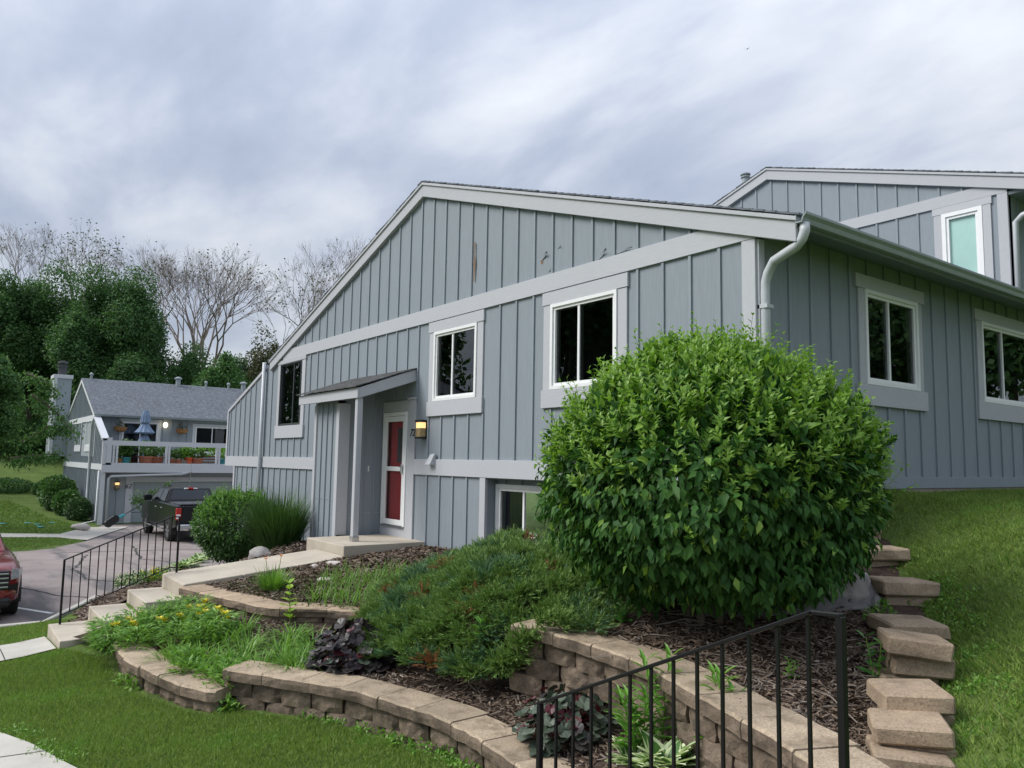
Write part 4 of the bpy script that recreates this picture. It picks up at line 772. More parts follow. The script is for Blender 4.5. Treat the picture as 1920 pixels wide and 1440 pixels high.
# chimney
cb_ = gg(133, 740).x; ca = cb_-1.25; cz = gy(112, 706, YG-.5).z
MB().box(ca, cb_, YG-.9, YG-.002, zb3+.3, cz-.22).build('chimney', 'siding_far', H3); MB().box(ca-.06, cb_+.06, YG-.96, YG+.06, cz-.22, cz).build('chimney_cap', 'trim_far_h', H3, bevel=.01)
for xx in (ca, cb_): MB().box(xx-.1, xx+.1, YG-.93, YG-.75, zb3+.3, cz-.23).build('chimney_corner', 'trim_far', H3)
cm = ((ca+cb_)/2, YG-.45, cz); MB().lathe([(.24, -.05), (.24, .5), (.29, .5), (.29, .6), (.2, .62), (.2, .72), (.29, .72), (.27, .84), (.1, .88)], cm, 14).build('chimney_flue', 'dark_frame', H3)
# front: garage, deck fascia, railing, back wall with slider and window
XG = XF-.75; FG = lambda u, v, z: (XG+v, u, z); fg = lambda px, py: gx(px, py, XG)
gh = (fg(247, 940).y, fg(437, 940).y, -3.35, fg(300, 903).z)
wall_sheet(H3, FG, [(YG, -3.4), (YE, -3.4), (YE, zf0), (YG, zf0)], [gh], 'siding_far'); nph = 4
for k in range(nph):
    h0 = -3.2+(gh[3]+3.2)*k/nph; h1 = -3.2+(gh[3]+3.2)*(k+1)/nph-.02
    MB(FG).box(gh[0], gh[1], -.16, -.10, h0, h1).build('garage_door_panel', 'garage_door', H3, bevel=.008)
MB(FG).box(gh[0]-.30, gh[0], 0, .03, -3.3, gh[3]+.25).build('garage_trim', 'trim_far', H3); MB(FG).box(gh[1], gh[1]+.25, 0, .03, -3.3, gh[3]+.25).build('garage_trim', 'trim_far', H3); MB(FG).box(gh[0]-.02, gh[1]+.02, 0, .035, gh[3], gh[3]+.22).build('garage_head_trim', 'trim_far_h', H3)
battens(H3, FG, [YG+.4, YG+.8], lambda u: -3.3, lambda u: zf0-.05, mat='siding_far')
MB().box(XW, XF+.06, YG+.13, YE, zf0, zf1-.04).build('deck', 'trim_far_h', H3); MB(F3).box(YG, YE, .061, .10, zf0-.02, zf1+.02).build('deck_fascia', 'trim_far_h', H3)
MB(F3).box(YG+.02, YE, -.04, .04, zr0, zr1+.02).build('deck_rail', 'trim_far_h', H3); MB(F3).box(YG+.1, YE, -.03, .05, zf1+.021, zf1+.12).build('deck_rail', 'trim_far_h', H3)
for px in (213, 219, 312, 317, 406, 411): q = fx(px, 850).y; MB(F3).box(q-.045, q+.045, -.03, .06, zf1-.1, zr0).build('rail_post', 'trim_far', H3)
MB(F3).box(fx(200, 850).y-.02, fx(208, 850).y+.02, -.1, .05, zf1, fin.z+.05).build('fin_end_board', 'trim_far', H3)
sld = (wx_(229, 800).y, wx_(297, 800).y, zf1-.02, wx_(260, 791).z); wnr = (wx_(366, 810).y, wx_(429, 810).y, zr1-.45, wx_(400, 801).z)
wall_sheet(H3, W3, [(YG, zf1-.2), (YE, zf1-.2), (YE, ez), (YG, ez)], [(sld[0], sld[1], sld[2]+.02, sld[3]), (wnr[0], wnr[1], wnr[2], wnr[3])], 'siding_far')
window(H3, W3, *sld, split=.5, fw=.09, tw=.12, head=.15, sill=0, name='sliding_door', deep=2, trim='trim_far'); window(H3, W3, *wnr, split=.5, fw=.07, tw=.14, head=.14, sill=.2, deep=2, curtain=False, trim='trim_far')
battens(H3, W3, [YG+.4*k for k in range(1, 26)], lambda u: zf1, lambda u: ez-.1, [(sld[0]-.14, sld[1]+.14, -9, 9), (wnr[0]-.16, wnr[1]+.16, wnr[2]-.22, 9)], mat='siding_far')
gutter(H3, XW+.45, ez-.13, YG-.1, YE+4); MB().box(XW, XW+.44, YG, YE, ez-.1, ez-.06).build('soffit', 'soffit', H3)
MB().tube([(XW+.5, YG-.05, ez-.1), (XW+.3, YG-.1, ez-.4), (XW+.05, YG-.1, ez-.6), (XW+.05, YG-.1, -3.0), (XW+.3, YG-.3, -3.2)], .06, 8).build('downspout', 'downspout', H3, smooth=True)
MB().tube([(XF-.05, YG-.12, zb3-.3), (XF-.05, YG-.12, -3.0), (XF-.1, YG-.7, -3.15)], .05, 8).build('downspout', 'downspout', H3, smooth=True)
MB().tube([fx(203, 905)+Vector((.06, 0, -1.8)), fx(203, 897)+Vector((.06, 0, 0)), fx(208, 893)+Vector((.08, 0, 0)), fx(340, 889)+Vector((.08, 0, 0)), fx(358, 886)+Vector((.08, 0, .05))], .06, 8).build('downspout', 'downspout', H3, smooth=True)
q = fg(219, 910); wall_lamp(H3, FG, q.y, q.z, 1.15); q = wx_(309, 797); bl = MB().lathe([(.04, -.14), (.10, -.08), (.12, 0), (.09, .1), (.03, .14)], (XW+.15, q.y, q.z), 12).build('wall_lamp', 'lamp_bulb', H3, smooth=True)
q = fg(240, 912); text(H3, '62', .30, Matrix.Translation((XG+.04, q.y, q.z)) @ Matrix.Rotation(math.pi/2, 4, 'Z') @ Matrix.Rotation(math.pi/2, 4, 'X'))
for px, py in ((333, 722), (385, 731), (427, 738), (455, 739), (170, 716)):
    p = gx(px, py+10, XR_+.2); p.z = rz_-.02; r_ = .13 if px in (333, 455) else .06; hh_ = .32 if r_ > .1 else .2; MB().lathe([(r_, -.2), (r_, hh_), (r_*1.6, hh_+.02), (r_*1.6, hh_+.1), (r_*.6, hh_+.16)], p, 10).build('roof_vent', 'gutter', H3)
# ================================================================== DECK THINGS on the far house
def pot(px, py, r, h, mat, label, leafn, lmat='sapling', lh=.5, dx=-.5, ln=.16):
    q = fx(px, py); zb = zf1-.03; c = Vector((XF+dx, q.y, zb)); t = thing('potted_plant', label, 'plant pot', c, 0, 'potted plants on the far deck')
    MB().lathe([(r*.72, 0), (r*.95, h*.86), (r*1.06, h*.86), (r*1.06, h), (r*.9, h), (r*.85, h*.9)], c, 14).build('pot', mat, t, smooth=None)
    P = np.array(c)+np.array([0, 0, h])+rdir(leafn)*np.array([r*1.3, r*1.3, lh*.5])*rng.uniform(.2, 1, (leafn, 1))**.5+np.array([0, 0, lh*.45]); V, Fc = leaf_cloud(P, rdir(leafn)+np.array([0, 0, .3]), rdir(leafn), ln, ln*.55); tag(mobj('foliage', npmesh('foliage', V, Fc, lmat), t), kind='stuff')
pot(226, 866, .22, .36, 'wicker', 'brown potted plant at the left end of the far deck behind the railing', 160)
pot(238, 866, .24, .42, 'teal_pot', 'teal pot with large pale leaves behind the far deck railing', 160, 'shrub', .8, -.5, .3)
pot(278, 868, .36, .48, 'terracotta', 'widest terracotta pot below the folded umbrella on the far deck', 220, 'sapling', .8)
pot(298, 868, .32, .46, 'terracotta', 'terracotta pot just left of the middle rail posts on the far deck', 180)
pot(325, 868, .24, .38, 'terracotta', 'small terracotta pot just right of the middle rail posts on the far deck', 140)
pot(338, 868, .22, .36, 'terracotta', 'dark terracotta pot second right of the middle rail posts on the far deck', 140)
pot(349, 868, .22, .3, 'foundation', 'grey pot left of the orange bucket on the far deck', 160, 'weed', .7)
pot(358, 868, .21, .46, 'orange_plastic', 'bright orange bucket planter on the far deck', 160, 'weed', .6)
pot(375, 868, .28, .42, 'terracotta', 'terracotta pot right of the orange bucket on the far deck', 140)
pot(420, 868, .28, .4, 'teal_pot', 'dark blue pot near the right end of the far deck', 180, 'weed', .7)
q = fx(392, 866); pl = thing('crate_planter', 'slatted dark wooden crate planter on the far deck', 'planter', (XF-.6, q.y, zf1))
for k in range(4): MB(F3).box(q.y-.42, q.y+.42, -.8, -.45, zf1+.02+.14*k, zf1+.10+.14*k).build('slat', 'wood_bare', pl)
P = np.array((XF-.6, q.y, zf1+.75))+rdir(200)*np.array([.25, .45, .25]); V, Fc = leaf_cloud(P, rdir(200), rdir(200), .15, .08); tag(mobj('foliage', npmesh('foliage', V, Fc, 'weed'), pl), kind='stuff')
def hanging(px, py, label):
    q = wx_(px, py); c = (XW+.35, q.y, q.z); t = thing('hanging_basket', label, 'basket', c); MB().lathe([(.10, -.2), (.26, -.12), (.33, .06), (.28, .06)], c, 12).build('basket', 'wicker', t)
    MB().tube([(c[0]-.33, c[1], c[2]+.4), (c[0], c[1], c[2]+.42), c], .012, 5).build('hanger', 'plastic_black', t); P = np.array(c)+np.array([0, 0, .08])+rdir(80)*.22; V, Fc = leaf_cloud(P, rdir(80), rdir(80), .1, .06); tag(mobj('foliage', npmesh('foliage', V, Fc, 'tree_sparse'), t), kind='stuff')
hanging(223, 803, 'wicker basket hanging left of the sliding door above the far deck'); hanging(338, 807, 'wicker basket hanging on the wall between lamp and window above the far deck')
q = gx(270, 830, -36.6); um = thing('umbrella', 'folded blue-grey patio umbrella standing on the far deck', 'umbrella', (-36.6, q.y, zf1)); ztop = gx(270, 769, -36.6).z
MB().tube([(-36.6, q.y, zf1-.03), (-36.6, q.y, ztop)], .03, 8).build('pole', 'umbrella_cloth', um); MB().lathe([(.3, 0), (.3, .06), (.06, .1)], (-36.6, q.y, zf1-.03), 14).build('base', 'dark_frame', um)
def pleat(name, prof, n=24):
    m = MB(); V = []; Fc = []
    for r, z in prof: V += [(-36.6+r*(1+.16*(k % 2))*math.cos(2*math.pi*k/n), q.y+r*(1+.16*(k % 2))*math.sin(2*math.pi*k/n), z) for k in range(n)]
    for i in range(len(prof)-1):
        for k in range(n): Fc.append((i*n+k, i*n+(k+1) % n, (i+1)*n+(k+1) % n, (i+1)*n+k))
    m.add(V, Fc).build(name, 'umbrella_cloth', um)
pleat('canopy_top', [(.10, ztop), (.17, ztop-.25), (.22, ztop-.62)]); pleat('canopy', [(.12, ztop-.6), (.26, ztop-.9), (.40, ztop-1.1), (.30, ztop-1.18)]); pleat('canopy_skirt', [(.1, ztop-1.16), (.2, ztop-1.4), (.34, ztop-1.75)])
# ================================================================== VEHICLES
def wheel(par, fr, l, wv, r=.41, wd=.27, out_=1):
    c = Vector(fr(l, wv, r)); ax = (Vector(fr(0, 1, 0))-Vector(fr(0, 0, 0)))*out_; fw_ = Vector(fr(1, 0, 0))-Vector(fr(0, 0, 0)); up = Vector((0, 0, 1))
    def ring(prof, name, mat, p):
        n = 24; V = []; Fc = []
        for rr, a in prof: V += [c+ax*a+(fw_*math.cos(2*math.pi*k/n)+up*math.sin(2*math.pi*k/n))*rr for k in range(n)]
        for i in range(len(prof)-1):
            for k in range(n): Fc.append((i*n+k, i*n+(k+1) % n, (i+1)*n+(k+1) % n, (i+1)*n+k))
        Fc += [tuple(range(n)), tuple(range((len(prof)-1)*n, len(prof)*n))]; return MB().add(V, Fc).build(name, mat, p)
    wh = ring([(r*.7, -wd/2), (r*.97, -wd/2), (r, -wd*.35), (r, wd*.35), (r*.95, wd/2), (r*.68, wd/2), (r*.64, wd*.3)], 'wheel', 'tyre', par)
    ring([(r*.62, wd*.20), (r*.64, wd*.42), (r*.58, wd*.42), (r*.56, wd*.3)], 'rim', 'rim', wh)
    for k in range(6):
        a = 2*math.pi*k/6; d_ = fw_*math.cos(a)+up*math.sin(a); s_ = fw_*-math.sin(a)+up*math.cos(a); b0 = c+ax*wd*.36
        MB().quadbox([b0+d_*.03-s_*.045, b0+d_*.03+s_*.045, b0+d_*r*.6+s_*.03, b0+d_*r*.6-s_*.03], ax*.03).build('spoke', 'rim', wh)
def fbox(par, fr, name, mat, l0, l1, w0, w1, h0, h1, bevel=.01): return MB(fr).box(l0, l1, w0, w1, h0, h1).build(name, mat, par, bevel=bevel)
TZ = float(drive_z(-27.5)); XT, YT = -25.0, 1.50
TK = lambda l, wv, h: (XT-l, YT-wv, TZ+h)
tk = thing('pickup_truck', 'black pickup truck parked in front of the far garage', 'truck', (XT-3, YT, TZ))
MB(TK).prism([(l, -1.0, h) for l, h in ((.08,.62),(.05,1.05),(.06,1.36),(.3,1.385),(1.95,1.40),(4.45,1.40),(5.1,1.34),(5.72,1.20),(5.85,.95),(5.85,.55),(5.3,.48),(4.9,.48),(1.7,.48),(.5,.52))], (0, 2.0, 0)).build('body', 'car_black', tk, bevel=.05, seg=2)
MB(TK).add([(1.95,-.95,1.39),(4.55,-.95,1.39),(4.55,.95,1.39),(1.95,.95,1.39),(2.25,-.74,1.93),(3.65,-.74,1.93),(3.65,.74,1.93),(2.25,.74,1.93)], [(0,1,2,3),(7,6,5,4),(0,4,5,1),(1,5,6,2),(2,6,7,3),(3,7,4,0)]).build('cab', 'car_black', tk, bevel=.05, seg=2)
def facequad(par, fr, name, mat, pts): return MB(fr).add(pts, [tuple(range(len(pts)))]).build(name, mat, par)
facequad(tk, TK, 'rear_window', 'car_glass', [(1.985,-.80,1.45),(1.985,.80,1.45),(2.20,.66,1.86),(2.20,-.66,1.86)])
facequad(tk, TK, 'rear_window_dark', 'dark_glass', [(1.992,-.80,1.45),(1.992,.80,1.45),(2.207,.66,1.86),(2.207,-.66,1.86)])
for sgn in (1, -1):
    k = lambda h: sgn*(.965-(h-1.39)*.39+.004)
    for a, b, c, d in ((2.12, 3.02, 2.30, 2.98), (3.08, 4.3, 3.06, 3.72)): facequad(tk, TK, 'side_window', 'dark_glass', [(a, k(1.44), 1.44), (b, k(1.44), 1.44), (d, k(1.86), 1.86), (c, k(1.86), 1.86)])
    fbox(tk, TK, 'tail_light', 'tail_red', .03, .16, *sorted((sgn*.83, sgn*1.01)), .86, 1.28, .015); fbox(tk, TK, 'reverse_light', 'paper_white', .02, .06, *sorted((sgn*.86, sgn*1.0)), 1.0, 1.06, .005); fbox(tk, TK, 'reverse_light', 'paper_white', .02, .06, *sorted((sgn*.86, sgn*1.0)), .90, .97, .005)
    wheel(tk, TK, 1.25, sgn*.88, out_=sgn); wheel(tk, TK, 4.95, sgn*.88, out_=sgn)
    for l in (1.25, 4.95): MB(TK).prism([(l+.53*math.cos(a), sgn*.80, .41+.53*math.sin(a)) for a in np.linspace(-.25, math.pi+.25, 14)], (0, sgn*.205, 0)).build('wheel_arch', 'plastic_black', tk)
    fbox(tk, TK, 'mirror', 'car_black', 4.05, 4.25, *sorted((sgn*1.0, sgn*1.28)), 1.38, 1.62, .03); fbox(tk, TK, 'running_board', 'chrome', 1.9, 4.3, *sorted((sgn*.98, sgn*1.08)), .40, .45)
    for l in (2.3, 3.2): fbox(tk, TK, 'door_handle', 'chrome', l, l+.2, *sorted((sgn*1.0, sgn*1.03)), 1.16, 1.20)
    for l in (2.04, 3.04, 4.35): fbox(tk, TK, 'door_seam', 'plastic_black', l, l+.012, *sorted((sgn*.99, sgn*1.003)), .62, 1.38, 0)
fbox(tk, TK, 'tailgate', 'car_black', .02, .08, -.80, .80, .72, 1.36, .02); fbox(tk, TK, 'bed_cover', 'plastic_black', .1, 1.94, -.86, .86, 1.38, 1.425, .015)
fbox(tk, TK, 'rear_bumper', 'chrome', -.10, .10, -.95, .95, .52, .70, .03); fbox(tk, TK, 'bumper_step', 'plastic_black', -.115, .0, -.4, .4, .66, .715); fbox(tk, TK, 'number_plate', 'plate', -.125, -.11, -.17, .17, .53, .69, 0)
MB(TK).prism([(.012, .15*math.cos(a), 1.08+.065*math.sin(a)) for a in np.linspace(0, 2*math.pi, 20, endpoint=False)], (-.014, 0, 0)).build('oval_emblem', 'chrome', tk); MB(TK).prism([(-.003, .125*math.cos(a), 1.08+.045*math.sin(a)) for a in np.linspace(0, 2*math.pi, 20, endpoint=False)], (-.006, 0, 0)).build('emblem_field', 'umbrella_cloth', tk)
fbox(tk, TK, 'brake_light', 'tail_red', 2.16, 2.26, -.09, .09, 1.87, 1.945); fbox(tk, TK, 'cargo_light', 'paper_white', 2.17, 2.25, .10, .24, 1.88, 1.93); fbox(tk, TK, 'cargo_light', 'paper_white', 2.17, 2.25, -.24, -.10, 1.88, 1.93)
MB(TK).tube([(2.4, 0, 1.93), (2.3, 0, 2.95)], .008, 5).build('antenna', 'chrome', tk)
# red suv, front corner in view
SZ = float(drive_z(-13.5)); XS = -12.35; YS = gx(40, 1100, XS-.4).y-.985
SK = lambda l, wv, h: (XS-l, YS+wv, SZ+h)
sv = thing('suv', 'dark red suv nosing into the parking bay at the left edge', 'car', (XS-2.4, YS, SZ))
bm_ = MB(SK); secs = [(0, .72, .42, .98), (.12, .88, .30, 1.02), (.5, .97, .26, 1.07), (1.35, .99, .26, 1.13), (2.6, 1.0, .26, 1.14), (4.3, .99, .28, 1.14), (4.85, .92, .35, 1.08), (4.95, .85, .5, .98)]
V = []; Fc = []
for l, wv, h0, h1 in secs: V += [(l, s_*wv*k, h) for s_, k, h in ((-1, .8, h0), (-1, 1, h0+.12), (-1, 1, h1-.18), (-1, .86, h1-.03), (0, 1, h1), (1, .86, h1-.03), (1, 1, h1-.18), (1, 1, h0+.12), (1, .8, h0))]
for i in range(len(secs)-1):
    for k in range(9): Fc.append((i*9+k, i*9+(k+1) % 9, (i+1)*9+(k+1) % 9, (i+1)*9+k))
Fc += [tuple(range(9)), tuple(range((len(secs)-1)*9, len(secs)*9))]
bm_.add(V, Fc).build('body', 'car_red', sv, smooth=True)
MB(SK).add([(1.8,-.80,1.10),(4.7,-.80,1.10),(4.7,.80,1.10),(1.8,.80,1.10),(2.6,-.60,1.72),(4.3,-.60,1.72),(4.3,.60,1.72),(2.6,.60,1.72)], [(0,1,2,3),(7,6,5,4),(0,4,5,1),(1,5,6,2),(2,6,7,3),(3,7,4,0)]).build('cabin', 'car_red', sv, bevel=.06, seg=2)
facequad(sv, SK, 'windscreen', 'dark_glass', [(1.92,-.70,1.20),(1.92,.70,1.20),(2.52,.56,1.67),(2.52,-.56,1.67)])
for sgn in (1, -1):
    facequad(sv, SK, 'side_window', 'dark_glass', [(2.2, sgn*.785, 1.19), (4.3, sgn*.785, 1.19), (4.1, sgn*.64, 1.65), (2.7, sgn*.64, 1.65)])
    MB(SK).add([(-.02, sgn*.775, .78), (.06, sgn*.90, .80), (.30, sgn*.972, .84), (.34, sgn*.975, .96), (.05, sgn*.90, .97), (-.02, sgn*.775, .97)], [(0, 1, 4, 5), (1, 2, 3, 4)]).build('headlight', 'head_lamp', sv)
    MB(SK).add([(.02, sgn*.74, .50), (.14, sgn*.905, .50), (.14, sgn*.915, .70), (.02, sgn*.76, .68)], [(0, 1, 2, 3)]).build('fog_vent', 'plastic_black', sv)
    wheel(sv, SK, 1.0, sgn*.86, .38, .25, sgn); wheel(sv, SK, 3.85, sgn*.86, .38, .25, sgn)
    for l in (1.0, 3.85): MB(SK).prism([(l+.47*math.cos(a), sgn*.79, .38+.47*math.sin(a)) for a in np.linspace(-.2, math.pi+.2, 14)], (0, sgn*.215, 0)).build('wheel_arch', 'plastic_black', sv)
fbox(sv, SK, 'grille', 'plastic_black', -.025, .05, -.76, .76, .60, .95, .02); fbox(sv, SK, 'lower_bumper', 'plastic_black', -.03, .3, -.8, .8, .28, .46, .05)
for k in range(4): fbox(sv, SK, 'grille_bar', 'chrome', -.04, -.02, -.74, .74, .64+.08*k, .665+.08*k, .004)
# garden machine, sapling and scraps
q = gz(205, 990, -3.1); tr_ = thing('garden_cultivator', 'black and teal long handled garden cultivator lying by the far garage corner', 'garden tool', (q.x, q.y, q.z))
ha = gz(205, 987, -3.05); hb_ = gx(262, 948, ha.x-.6)
def lerp(t): return ha.lerp(hb_, t)
MB().tube([lerp(.1)+Vector((0, 0, .12)), lerp(1)], .022, 6).build('shaft', 'plastic_black', tr_); MB().tube([lerp(.22)+Vector((0, 0, .15)), lerp(.48)+Vector((0, 0, .06))], .055, 8).build('motor_housing', 'teal', tr_)
for k in range(4):
    c = lerp(-.04+.07*k)+Vector((0, 0, .16)); MB().tube([c-Vector((.05, .02, 0)), c+Vector((.05, .02, 0))], .17, 10).build('tine_wheel', 'plastic_black', tr_)
for i, (px, py) in enumerate(((5, 989), (52, 986), (70, 987), (98, 982), (76, 990))):
    q = gz(px, py, -3.02); tag(MB().add([(q.x-.2, q.y-.12, base_z([q.x-.2], [q.y-.12])[0]+.05), (q.x+.2, q.y-.1, base_z([q.x+.2], [q.y-.1])[0]+.04), (q.x+.15, q.y+.14, base_z([q.x+.15], [q.y+.14])[0]+.07), (q.x-.22, q.y+.1, base_z([q.x-.2], [q.y+.1])[0]+.04)], [(0, 1, 2, 3)]).build('plastic_scrap', 'teal'), 'small teal plastic scrap lying on the far lawn', 'litter', 'teal scraps on the far lawn')
br = at(1401, 92, 60); tag(MB().add([br+Vector((-.22, 0, .10)), br+Vector((0, .05, 0)), br+Vector((0, -.05, 0)), br+Vector((.22, .05, .08)), br+Vector((.03, 0, -.06))], [(0, 2, 1), (1, 2, 3), (1, 4, 2)]).build('bird', 'plastic_black'), 'tiny dark bird flying high above the roofs', 'bird')
# ================================================================== VEGETATION
def stuff(name, V, Fc, mat, parent=None, label=None, cat=None):
    o = mobj(name, npmesh(name, V, Fc, mat), parent); return tag(o, label, cat, None, 'stuff')
def blades(poly, n, zf, L, W, mats, name, lean=.9, patch=2.2):
    q = scatter(poly, n); z = zf(q[:, 0], q[:, 1]); P = np.column_stack([q, z-.004]); nz = vnoise(q[:, 0], q[:, 1], patch, 3)+.35*rng.normal(size=n)
    T = np.column_stack([rng.normal(size=(n, 2))*lean, np.ones(n)]); Ls = L*rng.uniform(.55, 1.25, n)*(1+.22*vnoise(q[:, 0], q[:, 1], 1.7, 1))
    V, Fc = tri_cloud(P, T, rng.normal(size=(n, 3)), Ls, W*rng.uniform(.7, 1.3, n)); mi = np.where(nz > .75, 1, 0); mi = np.where(rng.random(n) < .03, 2, mi); mi = np.where(rng.random(n) < .28-.15*np.clip(nz, -1, 1), 3, mi)
    me = npmesh(name, V, Fc, mats, mi); return tag(mobj(name, me), kind='stuff')
w2f = [(-2.9,-4.42),(-2.5,-4.18),(-2.1,-3.95),(-1.7,-3.73),(-1.23,-3.58),(-.78,-3.48),(-.52,-3.43),(0,-3.43),(.43,-3.48),(.85,-3.58),(1.2,-3.8)]
LA = [(-6.4,-5.28),(-5.4,-4.93),(-4.85,-4.96),(-4.3,-4.95),(-3.6,-4.82),(-3.02,-4.68),(-2.7,-4.5)]+w2f+[(1.4,-4.1),(1.4,-4.72),(-1,-5.32),(-2.4,-5.69),(-3.05,-5.84),(-3.6,-6.03),(-5,-6.52),(-5.9,-6.47),(-6.32,-6)]
blades(LA, 170000, Fn(base_z), .055, .0075, ['blade', 'weed', 'blade_dry', 'blade_deep'], 'lawn_grass')
blades([(-10.68,-9),(-10.68,-4.9),(-9,-4.6),(-7.65,-5.25),(-7.65,-7),(-8,-9)], 45000, Fn(base_z), .06, .009, ['blade', 'weed', 'blade_dry', 'blade_deep'], 'lawn_grass')
UL = [(.05,1.8),(.4,1.55),(1.0,.83),(1.68,-.2),(2.3,-1.3),(2.74,-2.2),(2.88,-2.9),(3.08,-3.4),(3.2,-4),(4.6,-4),(4.6,1),(3.6,7.5),(.03,7.5)]
blades(UL, 230000, UP, .058, .008, ['blade', 'weed', 'blade_dry', 'blade_deep'], 'lawn_grass')
blades([(-25.1,-10),(-25.1,-4),(-27.4,-2.1),(-29.0,-2.8),(-29.0,-10)], 16000, Fn(base_z), .08, .022, ['blade_far', 'blade', 'blade_dry', 'blade_deep'], 'lawn_grass')
blades([(-30.4,-14),(-30.4,-2.6),(-33.2,-1.1),(-37,-2.2),(-44,-3.2),(-52,-2.5),(-62,-6),(-62,-14)], 60000, Fn(base_z), .12, .04, ['blade_far', 'blade', 'blade_dry', 'blade_deep'], 'lawn_grass')
# mulch chips
def chips(poly, n, zf, L, W, name, pale=.18):
    q = scatter(poly, n); z = zf(q[:, 0], q[:, 1])+.01+rng.uniform(0, .022, n); az = rng.uniform(0, 6.28, n); T = np.column_stack([np.cos(az), np.sin(az), rng.normal(size=n)*.28]); T = nrm(T)
    B = nrm(np.cross(T, np.column_stack([rng.normal(size=(n, 2))*.5, np.ones(n)]))); Ls = (L*rng.uniform(.4, 1.5, n))[:, None]; Ws = (W*rng.uniform(.5, 1.6, n))[:, None]; P = np.column_stack([q, z])
    V = np.stack([P-T*Ls*.5-B*Ws*.4, P-T*Ls*.4+B*Ws*.5, P+T*Ls*.5+B*Ws*.3, P+T*Ls*.42-B*Ws*.5], 1).reshape(-1, 3); Fc = np.arange(4*n).reshape(-1, 4)
    return tag(mobj(name, npmesh(name, V, Fc, ['chip', 'chip_pale'], (rng.random(n) < pale).astype(int))), kind='stuff')
chips([(-.6,-2.4),(.5,-2.5),(1.45,-2.75),(2.3,-3.05),(2.75,-3.2),(2.7,-2.3),(1.6,-.5),(.3,-.6),(-.8,-1.5)], 22000, BEDB, .06, .010, 'bark_mulch', .16)
chips([(-6.5,-.05),(-4.0,-.05),(-3.6,-2.4),(-5.2,-3.4),(-6.35,-3.6)], 13000, BEDB, .07, .02, 'bark_mulch', .12)
chips([(-3.2,-4.3),(-1.6,-3.4),(-.3,-3.1),(1.2,-3.4),(2.4,-3.5),(1.4,-2.75),(-.3,-2.6),(-3,-2.7),(-5.8,-3.9),(-6.3,-4.9)], 9000, BEDC, .06, .012, 'bark_mulch', .25)
chips(BANK, 9000, Fn(lambda x, y: base_z(x, y)+.03), .10, .025, 'bark_mulch', .2)
n = 70; q = scatter([(-.4,-2.3),(2.3,-2.95),(2.4,-2.2),(1,-1)], n); tw = MB()
for x, y in q:
    a = random.uniform(0, 6.28); L_ = random.uniform(.1, .45); z = BEDB.one(x, y)+.02; tw.tube([(x, y, z), (x+L_*.5*math.cos(a)+.01, y+L_*.5*math.sin(a), z+.02), (x+L_*math.cos(a+.2), y+L_*math.sin(a+.2), BEDB.one(x+L_*math.cos(a), y+L_*math.sin(a))+.03)], .004, 4)
tag(tw.build('fallen_twigs', 'chip_pale'), kind='stuff')
# ---- the big clipped bush
CAMN = np.array(CAM)
LEAF1 = None
def leaf_mesh(name, mat, L=1, W=.5):
    V = [(0, 0, 0), (.18*L, .30*W, .05*W), (.42*L, .5*W, .10*W), (.72*L, .30*W, .04*W), (1.0*L, 0, -.12*L), (.72*L, -.30*W, .04*W), (.42*L, -.5*W, .10*W), (.18*L, -.30*W, .05*W), (.3*L, 0, -.02), (.65*L, 0, -.04)]
    me = bpy.data.meshes.new(name); me.from_pydata(V, [], [(0, 8, 1), (1, 8, 2), (2, 8, 9), (2, 9, 3), (3, 9, 4), (4, 9, 5), (5, 9, 6), (6, 9, 8), (6, 8, 7), (7, 8, 0)])
    for m in (mat if isinstance(mat, list) else [mat]): me.materials.append(MATS[m])
    me.update(); return me
def basis(T, Nn):
    T = Vector(T).normalized(); B = Vector(Nn).cross(T).normalized(); Z = T.cross(B); return Matrix((T, B, Z)).transposed().to_4x4()
